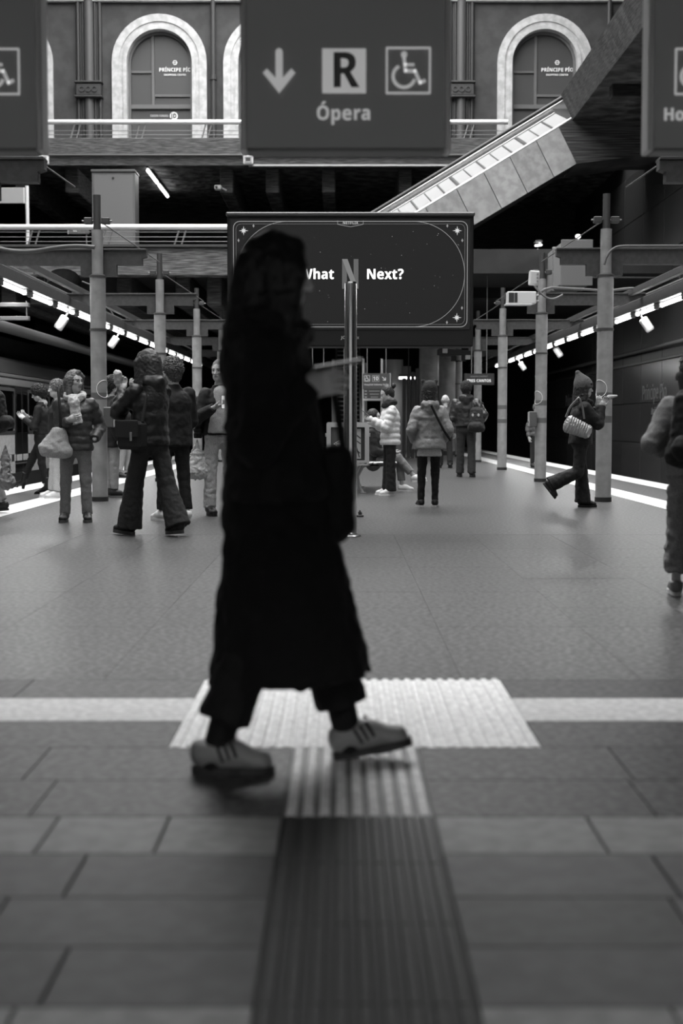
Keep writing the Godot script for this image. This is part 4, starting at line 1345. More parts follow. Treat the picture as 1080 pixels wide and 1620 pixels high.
func signs() -> void:
	var d := 6.0
	var k := d / F
	var ink := lit(0.9, 0.085)  # symbols carry the added glow that replaces front light
	var py := func(y: float) -> float: return hy(y, d) - hy(236.0, d)
	var xc := gx(546.5, d)
	var s := hanging_sign(xc, d, "middle hanging sign with a down arrow, letter R, wheelchair symbol and Ópera")
	var px := func(x: float) -> float: return (x - 546.5) * k
	var ag := geo()
	var cx: float = px.call(443.0)
	ag.prism(round_rect(11 * k, 62 * k, 5 * k), 0, 0.006)
	part(s, "arrow", ag, ink, Transform3D(Basis(), Vector3(cx, py.call(108.0), -0.012)))
	var hd := PackedVector2Array([Vector2(-25, 22), Vector2(-19, 28), Vector2(0, 8), Vector2(19, 28), Vector2(25, 22), Vector2(0, -9)])
	for i in hd.size(): hd[i] *= k
	part(s, "arrow", geo().prism(hd, 0, 0.0075), ink, Transform3D(Basis(), Vector3(cx, py.call(137.0), -0.012)))
	part(s, "letter_plate", geo().box(Vector3.ZERO, Vector3(68 * k, 68 * k, 0.008), 0.001), ink, Transform3D(Basis(), Vector3(px.call(544.0), py.call(111.0), -0.012)))
	part(s, "letter", text("R", 40 * k, 0.006), mat(0.36, 0.5), Transform3D(Basis(), Vector3(px.call(544.0), py.call(111.0), -0.006)))
	part(s, "symbol_frame", frame_geo(70 * k, 72 * k, 3 * k), ink, Transform3D(Basis(), Vector3(px.call(644.0), py.call(110.5), -0.014)))
	part(s, "wheelchair_symbol", wheelchair(57 * k), ink, Transform3D(Basis(), Vector3(px.call(643.0), py.call(110.0), -0.014)))
	part(s, "destination", text("Ópera", 83 * k, 0.006), ink, Transform3D(Basis(), Vector3(px.call(543.5), py.call(178.0), -0.012)))
	var l := hanging_sign(gx(72.0 - 163.5, d), d, "left hanging sign cut by the edge, showing only a framed wheelchair symbol")
	var lx := func(x: float) -> float: return (x - (72.0 - 163.5)) * k
	part(l, "symbol_frame", frame_geo(70 * k, 72 * k, 3 * k), ink, Transform3D(Basis(), Vector3(lx.call(3.0), py.call(112.0), -0.014)))
	part(l, "wheelchair_symbol", wheelchair(57 * k), ink, Transform3D(Basis(), Vector3(lx.call(1.0), py.call(110.0), -0.014)))
	part(l, "destination", text("Ópera", 83 * k, 0.006), ink, Transform3D(Basis(), Vector3(lx.call(-92.0), py.call(178.0), -0.012)))
	var r := hanging_sign(gx(1019.0 + 163.5, d), d, "right hanging sign with a bright side profile, cut after the letters Ho")
	var rx := func(x: float) -> float: return (x - (1019.0 + 163.5)) * k
	part(r, "symbol_frame", frame_geo(70 * k, 72 * k, 3 * k), ink, Transform3D(Basis(), Vector3(rx.call(1095.0), py.call(112.0), -0.014)))
	part(r, "wheelchair_symbol", wheelchair(57 * k), ink, Transform3D(Basis(), Vector3(rx.call(1093.0), py.call(110.0), -0.014)))
	part(r, "destination", text("Hospital Infanta Sofía", 275 * k, 0.006), ink, Transform3D(Basis(), Vector3(rx.call(1045.0 + 137.0), py.call(180.0), -0.012)))

# ------------------------------------------------------------------ the big display and the chrome post
func star(r: float, ri: float, n: int) -> PackedVector2Array:
	var p := PackedVector2Array()
	for i in n * 2:
		var a := PI * i / n
		var q := r * (1.0 if i % 4 == 0 else 0.62) if i % 2 == 0 else ri
		p.append(Vector2(sin(a), cos(a)) * q)
	return p

func band(p: Array, w: float, z: float) -> Geo:      # a thin line of light along points
	var o := PackedVector2Array()
	var n := PackedVector2Array()
	for i in p.size():
		var d: Vector2 = (p[mini(i + 1, p.size() - 1)] - p[maxi(i - 1, 0)]).normalized()
		var q := Vector2(-d.y, d.x) * w / 2
		o.append(p[i] + q); n.append(p[i] - q)
	return geo().ring(o, n, z, z + 0.003, false)

func billboard() -> void:
	var d := 15.4
	var k := d / F
	var t := thing("advertising_display", "large black advertising display reading What N Next, raised on a steel pole", "display", Vector3(gx(554, d), 0, -d))
	var P := func(x: float, y: float) -> Vector2: return Vector2((x - 554.0) * k, hy(y, d))
	var a: Vector2 = P.call(361.0, 548.0)
	var b: Vector2 = P.call(747.0, 338.0)
	var blk := mat(0.06, 0.6)
	part(t, "case", geo().span(Vector3(a.x, a.y, -0.4), Vector3(b.x, b.y, 0.0), 0.012), blk)
	part(t, "cap", geo().span(Vector3(a.x - 0.01, b.y - 0.03, -0.42), Vector3(b.x + 0.01, b.y + 0.012, 0.05), 0.012), mat(0.3, 0.35))
	var s0: Vector2 = P.call(366.5, 521.0)
	var s1: Vector2 = P.call(741.5, 347.0)
	var scr := part(t, "screen", geo().span(Vector3(s0.x, s0.y, 0.0), Vector3(s1.x, s1.y, 0.008)), glow(0.2, SCREEN))
	var li := AreaLight3D.new()
	li.name = "screen_light"
	li.area_size = Vector2(s1.x - s0.x, s1.y - s0.y)
	li.light_energy = 0.02
	li.area_range = 30.0
	li.area_attenuation = 2.0
	li.shadow_enabled = true
	t.add_child(li)
	li.rotation.y = PI
	li.position = Vector3((s0.x + s1.x) / 2, (s0.y + s1.y) / 2, 0.02)
	var lw := glow(0.95, 0.75)
	var dim := glow(0.42, 0.6)
	var bar := part(t, "lettering", text("What", 53 * k, 0.003), lw, Transform3D(Basis(), Vector3(P.call(502.0, 434.0).x, P.call(502.0, 434.0).y, 0.01)))
	part(t, "lettering", text("Next?", 57 * k, 0.003), lw, Transform3D(Basis(), Vector3(P.call(608.0, 434.0).x, P.call(608.0, 434.0).y, 0.01)))
	# the ribbon letter between the words
	var q := func(pts: Array) -> PackedVector2Array:
		var o := PackedVector2Array()
		for e in pts: o.append(P.call(e[0], e[1]))
		return o
	part(t, "ribbon_letter", geo().prism(q.call([[541, 410], [548.5, 410], [548.5, 457], [541, 457]]), 0.009, 0.012), glow(0.33, 0.4))
	part(t, "ribbon_letter", geo().prism(q.call([[559, 410], [566.5, 410], [566.5, 457], [559, 457]]), 0.009, 0.012), glow(0.33, 0.4))
	part(t, "ribbon_letter", geo().prism(q.call([[541, 410], [549.5, 410], [566.5, 457], [558.5, 457]]), 0.0125, 0.015), glow(0.4, 0.45))
	# border lines, side arcs, corner stars, small stars
	var rr := []
	var c0: Vector2 = P.call(554.0, 434.0)
	for e in round_rect(366 * k, 164 * k, 10 * k): rr.append(c0 + e)
	rr.append(rr[0])
	part(t, "border_line", band(rr, 0.007, 0.009), dim)
	var r2 := []
	for e in round_rect(358 * k, 156 * k, 8 * k): r2.append(c0 + e)
	r2.append(r2[0])
	part(t, "border_line", band(r2, 0.004, 0.009), glow(0.33, 0.5))
	for sd in [-1.0, 1.0]:
		var ar := []
		for i in 33:
			var an := -PI / 2 + PI * i / 32
			ar.append(c0 + Vector2(sd * (98.0 + 81.0 * cos(an)), 82.0 * sin(an)) * k)
		part(t, "arc_line", band(ar, 0.005, 0.009), dim)
		for sy in [-1.0, 1.0]:
			var p := c0 + Vector2(sd * 167.0, sy * 67.5) * k
			part(t, "star", geo().prism(star(7.5 * k, 2.2 * k, 8), 0.009, 0.012), glow(0.6, 0.6), Transform3D(Basis(), Vector3(p.x, p.y, 0)))
			for e in [Vector2(-15.5, 7.5), Vector2(8.0, -15.0)]:
				var w := p + Vector2(e.x * sd, e.y * sy) * k
				part(t, "star", geo().prism(star(3.0 * k, 1.3 * k, 4), 0.009, 0.012), dim, Transform3D(Basis(), Vector3(w.x, w.y, 0)))
	var tb: PackedVector2Array = q.call([[534, 349], [574, 349], [574, 355], [570, 356], [554, 359], [538, 356], [534, 355]])
	part(t, "tab", geo().prism(tb, 0.009, 0.011), glow(0.2, SCREEN))
	var tbl := []
	for e in tb: tbl.append(e)
	tbl.remove_at(1)
	part(t, "tab_line", band([tb[0], tb[6], tb[5], tb[4], tb[3], tb[2], tb[1]], 0.005, 0.011), dim)
	part(t, "lettering", text("NETFLIX", 24 * k, 0.002), glow(0.5, 0.6), Transform3D(Basis(), Vector3(P.call(554.0, 352.8).x, P.call(554.0, 352.8).y, 0.013)))
	var rng := RandomNumberGenerator.new()
	rng.seed = 21
	var dots := geo()
	for i in 60:
		var w: Vector2 = P.call(rng.randf_range(385, 725), rng.randf_range(365, 510))
		dots.prism(circle(rng.randf_range(0.2, 0.5) * k, 6, w), 0.009, 0.0095)
	var dt := part(t, "star_specks", dots, glow(0.6, 0.6))
	dt.set_meta("kind", "stuff")
	part(t, "maker_lettering", text("JCDecaux", 29 * k, 0.003), mat(0.75, 0.5), Transform3D(Basis(), Vector3(P.call(553.5, 534.0).x, P.call(553.5, 534.0).y, 0.002)))
	part(t, "pole", geo().tube([Vector3(0, 0.0, -0.2), Vector3(0, a.y + 0.2, -0.2)], 0.075, 16), mat(0.5, 0.4, 0.3))
	part(t, "base_plate", geo().box(Vector3(0, 0.012, -0.2), Vector3(0.3, 0.024, 0.3), 0.004), mat(0.3, 0.5, 0.3))
	for sx in [-0.11, 0.11]:
		for sz in [-0.11, 0.11]:
			part(t, "anchor_bolt", geo().lathe(Vector3(sx, 0.02, -0.2 + sz), [Vector2(0.022, 0.0), Vector2(0.022, 0.022), Vector2(0.01, 0.024), Vector2(0.01, 0.04), Vector2(0, 0.04)], 6), mat(0.2, 0.5, 0.4))
	# chrome post in front of it
	var pd := 12.8
	var c := thing("steel_post", "polished steel post standing in front of the display on a round foot plate", "post", Vector3(gx(554.5, pd), 0, -pd))
	var top := hy(446.0, pd)
	part(c, "tube", geo().lathe(Vector3.ZERO, [Vector2(0.056, 0.0), Vector2(0.056, top - 0.015), Vector2(0.05, top), Vector2(0, top)], 32), mat(0.8, 0.16, 1.0))
	part(c, "foot_plate", geo().lathe(Vector3.ZERO, [Vector2(0.098, 0.0), Vector2(0.098, 0.008), Vector2(0.085, 0.016), Vector2(0.056, 0.018)], 32), mat(0.75, 0.25, 1.0))
	part(c, "weld_ring", geo().lathe(Vector3.ZERO, [Vector2(0.064, 0.016), Vector2(0.06, 0.03), Vector2(0.056, 0.034)], 32), mat(0.7, 0.3, 1.0))

# ------------------------------------------------------------------ escalator
func escalator() -> void:
	var d := 38.0
	var t := thing("escalator", "long escalator with glass sides climbing from behind the display to the deck on the right", "escalator", Vector3(0, 0, -d))
	tag(t, "", "", "", "structure")
	var P := func(x: float, y: float, z := 0.0) -> Vector3:
		var p := at(x, y, d)
		return Vector3(p.x, p.y, z)
	# edges of the side: glass foot line and soffit line, both rising about thirty degrees
	var foot := func(x: float) -> float: return 189.0 + (904.0 - x) * 0.605          # glass foot
	var sof := func(x: float) -> float: return 259.0 + (911.0 - x) * 0.6            # lower edge of the side panels
	var rail := func(x: float) -> float: return 155.0 + (890.0 - x) * 0.605         # near handrail
	var cuts := [430.0, 530.0, 575.0, 624.0, 673.0, 722.0, 765.0, 806.0, 848.0, 884.0]
	var m := [mat(0.62, 0.75, 0.0, "concrete", 0.5), mat(0.58, 0.75, 0.0, "concrete", 0.6), mat(0.6, 0.75, 0.0, "concrete", 0.4)]
	for i in cuts.size() - 1:
		var xa: float = cuts[i] + 0.5
		var xb: float = cuts[i + 1] - 0.5
		var sk := 28.0
		var q := [P.call(xa, foot.call(xa)), P.call(xb, foot.call(xb)), P.call(xb + sk, sof.call(xb + sk)), P.call(xa + sk, sof.call(xa + sk))]
		var pl := PackedVector2Array()
		for e in q: pl.append(Vector2(e.x, e.y))
		part(t, "side_panel", geo().prism(pl, -0.12, 0.0), m[i % 3])
	var q2 := PackedVector2Array()
	for e in [P.call(884.5, foot.call(884.5)), P.call(904, 189), P.call(1140, 189), P.call(1140, 246), P.call(1000, 248), P.call(911, 259)]: q2.append(Vector2(e.x, e.y))
	part(t, "landing_panel", geo().prism(q2, -2.0, 0.0), mat(0.3, 0.8, 0.0, "board", 1.0))
	# truss and soffit behind the panels
	var tr := PackedVector2Array()
	for e in [P.call(430, foot.call(430) + 3), P.call(904, 192), P.call(911, 257), P.call(458, sof.call(458) - 1)]: tr.append(Vector2(e.x, e.y))
	part(t, "truss_case", geo().prism(tr, -1.75, -0.125), mat(0.2, 0.8, 0.0, "board", 1.0))
	# steps, handrails, glass, and an added sheet imitating reflections
	for z in [[-0.06, 0], [-1.6, 1]]:
		var gl := PackedVector2Array()
		for e in [P.call(430, foot.call(430)), P.call(904, 189), P.call(890, 153), P.call(416, rail.call(416))]: gl.append(Vector2(e.x, e.y))
		part(t, "glass_side", geo().prism(gl, z[0] - 0.008, z[0] + 0.008), glass(0.1, 0.75))
		part(t, "handrail", geo().tube([P.call(416, rail.call(416), z[0]), P.call(889, 154, z[0])], 0.055, 10), mat(0.12, 0.4))
		part(t, "handrail_guide", geo().tube([P.call(416, rail.call(416) + 4, z[0]), P.call(891, 158, z[0])], 0.035, 8), mat(0.8, 0.25, 0.7))
		part(t, "skirt_rail", geo().tube([P.call(430, foot.call(430) - 1.5, z[0] + 0.03), P.call(904, 187.0, z[0] + 0.03)], 0.035, 8), mat(0.85, 0.3, 0.5))
	# outer glass screen, higher, at the far side
	var og := PackedVector2Array()
	for e in [P.call(430, rail.call(430)), P.call(890, 155), P.call(888, 143), P.call(640, 288), P.call(430, 410)]: og.append(Vector2(e.x, e.y))
	part(t, "outer_glass", geo().prism(og, -1.9, -1.885), glass(0.35, 0.6))
	for k in 5:
		var x := 575.0 + 60.0 * k
		part(t, "glass_clip", geo().box(P.call(x, rail.call(x) - 17.0, -1.88), Vector3(0.07, 0.05, 0.04), 0.005), mat(0.9, 0.4))
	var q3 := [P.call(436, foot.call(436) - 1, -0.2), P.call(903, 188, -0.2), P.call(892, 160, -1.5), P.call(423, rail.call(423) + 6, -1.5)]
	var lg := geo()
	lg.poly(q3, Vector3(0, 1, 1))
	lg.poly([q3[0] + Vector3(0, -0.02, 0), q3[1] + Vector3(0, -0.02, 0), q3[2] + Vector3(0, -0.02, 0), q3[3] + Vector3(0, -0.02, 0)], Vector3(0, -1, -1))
	part(t, "reflection_sheet", lg, mat(0.62, 0.4))  # added pale sheet standing in for bright reflections in the glass
	for k in 20:
		var x := 470.0 + 21.5 * k
		part(t, "reflection_streak", geo().tube([P.call(x, foot.call(x) - 3.0, -0.25), P.call(x - 9.0, rail.call(x - 9.0) + 8.0, -1.45)], [0.022, 0.03, 0.055, 0.022, 0.035][k % 5], 6), mat(0.12, 0.5))  # dark strips imitating the breaks in those reflections
	for k in 60:
		var x := 440.0 + 7.7 * k
		var p: Vector3 = P.call(x, foot.call(x) + 9.0, -0.78)
		part(t, "step", geo().box(p, Vector3(0.3, 0.2, 1.36), 0.01), mat(0.5, 0.35, 0.6))

# ------------------------------------------------------------------ train
func train() -> void:
	var t := thing("metro_train", "metro train with dark glazing and a chequered band standing at the left platform", "train", Vector3(-8.3, 0, -26.0))
	var white := mat(0.78, 0.3, 0.0, "smear", 0.6)
	var dark := mat(0.16, 0.25)
	var L := 22.0
	part(t, "body_shell", geo().span(Vector3(-2.6, -0.9, 0), Vector3(-0.06, 2.35, -L), 0.05), dark)
	part(t, "lower_skirt", geo().span(Vector3(-0.08, -0.95, 0), Vector3(0.0, -0.22, -L)), mat(0.06, 0.7))
	part(t, "roof", geo().prism(PackedVector2Array([Vector2(-2.6, 2.3), Vector2(-0.02, 2.3), Vector2(-0.2, 2.62), Vector2(-0.7, 2.8), Vector2(-1.9, 2.8), Vector2(-2.4, 2.62)]), 0.0, -L), mat(0.1, 0.6))
	part(t, "gutter", geo().span(Vector3(-0.1, 1.98, 0), Vector3(0.02, 2.16, -L), 0.02), mat(0.45, 0.35, 0.3))
	part(t, "lamp_rail", geo().span(Vector3(-0.1, 2.2, 0), Vector3(0.0, 2.28, -L), 0.01), mat(0.3, 0.4))
	var gl := mat(0.05, 0.06)
	for k in 5:
		var z := -1.0 - k * 4.2
		# two door leaves, then a wide window between white panels
		for j in 2:
			part(t, "door_leaf", geo().box(Vector3(0.0, 1.02, z - 0.36 - j * 0.7), Vector3(0.05, 1.9, 0.68), 0.012), mat(0.1, 0.22))
			part(t, "door_window", geo().box(Vector3(0.03, 1.3, z - 0.36 - j * 0.7), Vector3(0.012, 1.0, 0.46), 0.004), gl)
			part(t, "door_foot_panel", geo().box(Vector3(0.03, 0.17, z - 0.36 - j * 0.7), Vector3(0.012, 0.16, 0.56), 0.003), white)
		part(t, "door_step", geo().box(Vector3(0.04, 0.02, z - 0.71), Vector3(0.1, 0.04, 1.5), 0.01), mat(0.2, 0.5))
		part(t, "side_panel", geo().box(Vector3(0.0, 0.51, z - 2.8), Vector3(0.03, 0.5, 2.7), 0.006), white)
		part(t, "side_panel", geo().box(Vector3(0.0, -0.07, z - 2.8), Vector3(0.03, 0.3, 2.7), 0.006), white)
		part(t, "window", geo().box(Vector3(0.0, 1.35, z - 2.8), Vector3(0.02, 1.1, 2.66), 0.006), gl)
		part(t, "window_frame", geo().ring(round_rect(2.72, 1.16, 0.1), round_rect(2.56, 1.0, 0.08), -0.01, 0.02), mat(0.25, 0.3), Transform3D(Basis(Vector3.UP, PI / 2), Vector3(0.01, 1.35, z - 2.8)))
		for j in 5:
			part(t, "chequer", geo().box(Vector3(0.004, 0.17, z - 1.74 - j * 0.54), Vector3(0.03, 0.17, 0.27), 0.003), mat(0.08, 0.4))
			part(t, "chequer", geo().box(Vector3(0.004, 0.17, z - 2.01 - j * 0.54), Vector3(0.03, 0.17, 0.27), 0.003), white)
	for k in 3:
		part(t, "bogie", geo().span(Vector3(-2.2, -1.2, -2.0 - k * 8.0), Vector3(-0.3, -0.85, -4.5 - k * 8.0), 0.04), mat(0.05, 0.8))

# ------------------------------------------------------------------ fixtures above and at the far end
func fixtures() -> void:
	# cabinet, hanging plate sign and small sign on the lower walkway, corner lights, tubes under the upper deck
	var d := 42.0
	var a := at(146, 392, d)
	var b := at(213, 272, d)
	var c := thing("service_cabinet", "tall plain grey metal cabinet standing on the lower walkway", "cabinet", Vector3((a.x + b.x) / 2, a.y, -d))
	var w := b.x - a.x
	var h := b.y - a.y
	part(c, "plinth", geo().span(Vector3(-w / 2, hy(391, 36) - a.y, -0.8), Vector3(w / 2, 0, -0.02), 0.01), mat(0.25, 0.5))
	part(c, "case", geo().span(Vector3(-w / 2, 0, -0.8), Vector3(w / 2, h, -0.02), 0.01), mat(0.36, 0.5))
	part(c, "door", geo().span(Vector3(-w / 2 + 0.06, 0.06, -0.03), Vector3(w / 2 - 0.06, h - 0.08, 0.0), 0.008), mat(0.4, 0.5))
	part(c, "top_cap", geo().span(Vector3(-w / 2 - 0.02, h, -0.82), Vector3(w / 2 + 0.02, h + 0.07, 0.03), 0.01), mat(0.3, 0.5))
	part(c, "lock", geo().tube([Vector3(0, h - 0.18, 0), Vector3(0, h - 0.18, 0.02)], 0.035, 10), mat(0.08, 0.5))
	d = 38.0
	var sp := thing("direction_panel", "blank light grey panel on a bright steel post at the lower walkway", "sign", Vector3(gx(48, d), hy(391, d), -d))
	part(sp, "post", geo().tube([Vector3.ZERO, Vector3(0, hy(294, d) - hy(391, d), 0)], 0.05, 10), mat(0.95, 0.3, 0.3))
	var y0 := hy(322, d) - hy(391, d)
	var y1 := hy(297, d) - hy(391, d)
	part(sp, "panel", geo().span(Vector3(-2.2, y0, -0.03), Vector3(-0.1, y1, 0.03), 0.01), mat(0.62, 0.5))
	part(sp, "end_bar", geo().span(Vector3(-0.1, y0, -0.04), Vector3(-0.06, y1, 0.04), 0.008), mat(0.9, 0.3, 0.3))
	for y in [y0 + 0.15, y1 - 0.05]:
		part(sp, "arm", geo().tube([Vector3(-0.08, y, 0), Vector3(0, y, 0)], 0.025, 6), mat(0.8, 0.3, 0.3))
	d = 37.5
	var ss := thing("line_sign", "small dark sign for line 10 fixed behind the lower walkway railing", "sign", Vector3(gx(128, d), hy(366, d), -d))
	part(ss, "plate", geo().box(Vector3.ZERO, Vector3(0.56, 0.15, 0.03), 0.005), mat(0.3, 0.5))
	part(ss, "edge", geo().box(Vector3(-0.28, 0, 0.005), Vector3(0.02, 0.16, 0.04), 0.004), mat(0.8, 0.4))
	part(ss, "line_number", text("10", 0.1, 0.006), mat(0.9, 0.5), Transform3D(Basis(), Vector3(-0.1, 0, 0.018)))
	part(ss, "lettering", text("Hospital Infanta Sofía", 0.3, 0.006), mat(0.8, 0.5), Transform3D(Basis(), Vector3(0.12, 0.03, 0.018)))
	part(ss, "lettering", text("Puerta del Sur", 0.2, 0.006), mat(0.8, 0.5), Transform3D(Basis(), Vector3(0.07, -0.03, 0.018)))
	part(ss, "stand", geo().tube([Vector3(0.2, -0.05, -0.03), Vector3(0.2, hy(391, 36) - hy(366, d), -0.03)], 0.02, 6), mat(0.4, 0.5))
	for i in 2:
		var p := at([70.5, 393.0][i], [254.5, 254.5][i], 42.96)
		var fl := thing("floodlight", ["small white square floodlight on the walkway edge beside the left sign", "small white square floodlight on the walkway edge below the middle sign"][i], "lamp fitting", p, 0.0, "square floodlights on the upper walkway edge")
		part(fl, "case", geo().box(Vector3(0, 0, 0.12), Vector3(0.3, 0.28, 0.2), 0.03), mat(0.85, 0.5))
		part(fl, "lens_frame", geo().ring(round_rect(0.22, 0.18, 0.02), round_rect(0.15, 0.11, 0.01), 0.21, 0.24), mat(0.6, 0.5))
		part(fl, "lens", geo().box(Vector3(0, 0, 0.22), Vector3(0.14, 0.1, 0.01)), mat(0.25, 0.2))
		part(fl, "bracket", geo().box(Vector3(0, 0.16, 0.06), Vector3(0.1, 0.08, 0.12), 0.01), mat(0.5, 0.5))
	var yt := hy(262, 43.0) - 0.03
	for k in 2:
		var zz: float = -44.4 - k * 2.7
		var l := thing("ceiling_tube", ["nearer lit ceiling tube under the upper walkway", "farther lit ceiling tube under the upper walkway"][k], "lamp", Vector3(gx(235, 43), yt - 0.06, zz), 0.0, "lit tubes under the upper walkway")
		part(l, "tube", geo().tube([Vector3(0, 0, -1.1), Vector3(0, 0, 1.1)], 0.05, 8), glow(1.0, 2.0))
		part(l, "base_strip", geo().box(Vector3(0, 0.09, 0), Vector3(0.08, 0.06, 2.4), 0.01), mat(0.4, 0.5))
		lamp_light(l, Vector2(0.1, 2.2), TUBE * 0.6, Vector3(0, -0.06, 0))
	var rl := thing("deck_tube", "short lit tube under the dark deck right of the display", "lamp", at(851, 388, 42.0))
	part(rl, "tube", geo().tube([Vector3(-0.12, -0.05, 0.3), Vector3(0.14, 0.05, -0.3)], 0.03, 8), glow(1.0, 2.0))
	part(rl, "stand", geo().tube([Vector3(0, 0.1, 0), Vector3(0, hy(391, 36) - hy(388, 42), -0.25)], 0.02, 6), mat(0.2, 0.5))
	part(rl, "base_strip", geo().box(Vector3(0, 0.1, 0), Vector3(0.2, 0.05, 0.5), 0.01), mat(0.4, 0.5))
	lamp_light(rl, Vector2(0.1, 0.6), TUBE * 0.5, Vector3(0, -0.1, 0))
	var cm := thing("security_camera", "small white security camera on the bracket left of the display", "camera", at(345, 297, 43.84))
	part(cm, "body", geo().box(Vector3(0, 0, 0), Vector3(0.22, 0.14, 0.3), 0.03), mat(0.85, 0.4))
	part(cm, "lens", geo().tube([Vector3(-0.04, -0.01, 0.15), Vector3(-0.04, -0.01, 0.19)], 0.04, 10), mat(0.08, 0.2))
	part(cm, "arm", geo().tube([Vector3(0.08, 0, 0), Vector3(0.26, -0.08, 0)], 0.03, 6), mat(0.7, 0.4))
	# drum above the left tracks, duct and its lamp on the right
	d = 30.0
	var dr := thing("duct_drum", "dark open ended metal duct hanging above the left track", "duct", at(100, 446, d))
	var sh := geo()
	for k in 14:
		var t0 := PI * k / 14.0
		var t1 := PI * (k + 1) / 14.0
		var r := 0.38
		sh.poly([Vector3(r * cos(t0), r * 0.75 * sin(t0), 0), Vector3(r * cos(t1), r * 0.75 * sin(t1), 0), Vector3(r * cos(t1), r * 0.75 * sin(t1), -2.2), Vector3(r * cos(t0), r * 0.75 * sin(t0), -2.2)], Vector3(cos(t0), sin(t0), 0))
		r = 0.35
		sh.poly([Vector3(r * cos(t0), r * 0.75 * sin(t0), 0), Vector3(r * cos(t1), r * 0.75 * sin(t1), 0), Vector3(r * cos(t1), r * 0.75 * sin(t1), -2.2), Vector3(r * cos(t0), r * 0.75 * sin(t0), -2.2)], -Vector3(cos(t0), sin(t0), 0))
	part(dr, "shell", sh, mat(0.3, 0.4, 0.4), Transform3D(Basis(Vector3.UP, 0.25), Vector3.ZERO))
	part(dr, "hanger", geo().tube([Vector3(0.33, 0.05, -0.4), Vector3(0.7, -0.1, -0.4), Vector3(-4.95 - gx(100, 30), 3.3 - hy(446, 30), -0.4)], 0.02, 6), mat(0.3, 0.5))
	d = 34.0
	var dc := thing("ventilation_duct", "pale boxed ventilation duct lit from above, behind the right-hand beam", "duct", at(912, 450, d))
	var dw := 46.0 * d / F
	var dh := hy(381, d) - hy(450, d)
	part(dc, "box", geo().span(Vector3(-dw / 2, 0, -3.0), Vector3(dw / 2, dh, 0), 0.03), mat(0.5, 0.5))
	for k in 3:
		part(dc, "flange", geo().box(Vector3(0, dh / 2, -0.02 - k * 1.4), Vector3(dw + 0.06, dh + 0.06, 0.05), 0.01), mat(0.42, 0.5))
	part(dc, "wall_bracket", geo().tube([Vector3(dw / 2 - 0.02, dh * 0.3, -1.5), Vector3(8.62 - gx(912, d), dh * 0.3, -1.5)], 0.03, 6), mat(0.2, 0.5))
	var bl := thing("bulkhead_lamp", "small lit lamp just above the pale duct", "lamp", at(914, 374, d + 0.4))
	part(bl, "bulb", geo().lathe(Vector3.ZERO, [Vector2(0, -0.06), Vector2(0.05, -0.04), Vector2(0.07, 0.0), Vector2(0.05, 0.04), Vector2(0, 0.06)], 12), glow(1.0, 1.0))
	part(bl, "holder", geo().tube([Vector3(0, -0.04, 0), Vector3(0, -0.12, 0)], 0.02, 6), mat(0.3, 0.5))
	var om := OmniLight3D.new()
	om.name = "bulb_light"
	om.light_energy = 0.4
	om.omni_range = 20.0
	om.omni_attenuation = 2.0
	om.light_size = 0.04
	om.shadow_enabled = true
	bl.add_child(om)
	# electrical boxes and cables on the second right column
	d = 24.3
	var e1 := thing("junction_box", "tilted white junction box on the second right-hand column", "electrical box", at(844.5, 440, d))
	part(e1, "case", geo().box(Vector3.ZERO, Vector3(0.18, 0.25, 0.12), 0.015), mat(0.75, 0.5), Transform3D(Basis(Vector3.BACK, -0.06), Vector3.ZERO))
	part(e1, "lid", geo().box(Vector3(0.01, 0, 0.065), Vector3(0.14, 0.21, 0.012), 0.004), mat(0.7, 0.5), Transform3D(Basis(Vector3.BACK, -0.06), Vector3.ZERO))
	for k in 3:
		part(e1, "cable_gland", geo().tube([Vector3(0.05, 0.06 - k * 0.06, 0.07), Vector3(0.05, 0.06 - k * 0.06, 0.085)], 0.018, 8), mat(0.5, 0.5))
	var e2 := thing("projector_box", "long white equipment box with a dark glass end left of the second right-hand column", "electrical box", at(824, 471.5, d - 0.1))
	part(e2, "case", geo().box(Vector3.ZERO, Vector3(0.5, 0.21, 0.2), 0.012), mat(0.8, 0.5))
	part(e2, "window", geo().box(Vector3(-0.15, 0.0, 0.101), Vector3(0.15, 0.17, 0.012), 0.004), mat(0.2, 0.15))
	part(e2, "window_divider", geo().box(Vector3(-0.13, 0.0, 0.108), Vector3(0.015, 0.17, 0.01), 0.002), mat(0.5, 0.4))
	part(e2, "foot_rail", geo().box(Vector3(-0.05, -0.115, 0.0), Vector3(0.46, 0.025, 0.22), 0.004), mat(0.85, 0.4))
	for k in 2:
		part(e2, "cable_gland", geo().tube([Vector3(0.25, -0.06 + k * 0.1, 0.04), Vector3(0.3, -0.06 + k * 0.1, 0.04)], 0.022, 8), mat(0.6, 0.5))
	var cable := mat(0.45, 0.5)
	var cv := Curve3D.new()
	for q in [[851, 466, 24.3], [861, 458, 24.2], [872, 455, 24.3], [910, 457, 24.4], [960, 460, 24.5], [1000, 456, 24.6], [1014, 459, 24.6]]:
		var p := at(q[0], q[1], q[2])
		cv.add_point(p, Vector3(-0.1, 0, 0), Vector3(0.1, 0, 0))
	var pts := []
	for k in 40: pts.append(cv.sample_baked(cv.get_baked_length() * k / 39.0))
	solo("cable", "grey cable arching from the equipment box to the right lighting track", "cable", geo().tube(pts, 0.024, 6), cable)
	pts = []
	for k in 30:
		var f := k / 29.0
		pts.append(at(845 + 45.0 * f, 452 + 13.0 * sin(PI * f) + 14.0 * f, 24.2))
	solo("cable", "short grey cable looping below the tilted junction box", "cable", geo().tube(pts, 0.018, 6), cable)
	pts = []
	for k in 40:
		var f := k / 39.0
		pts.append(at(955.0 + 130.0 * f, 394.0 - 4.0 * minf(1.0, f * 6.0) + 26.0 * exp(-f * 18.0) - 1.0, 18.2))
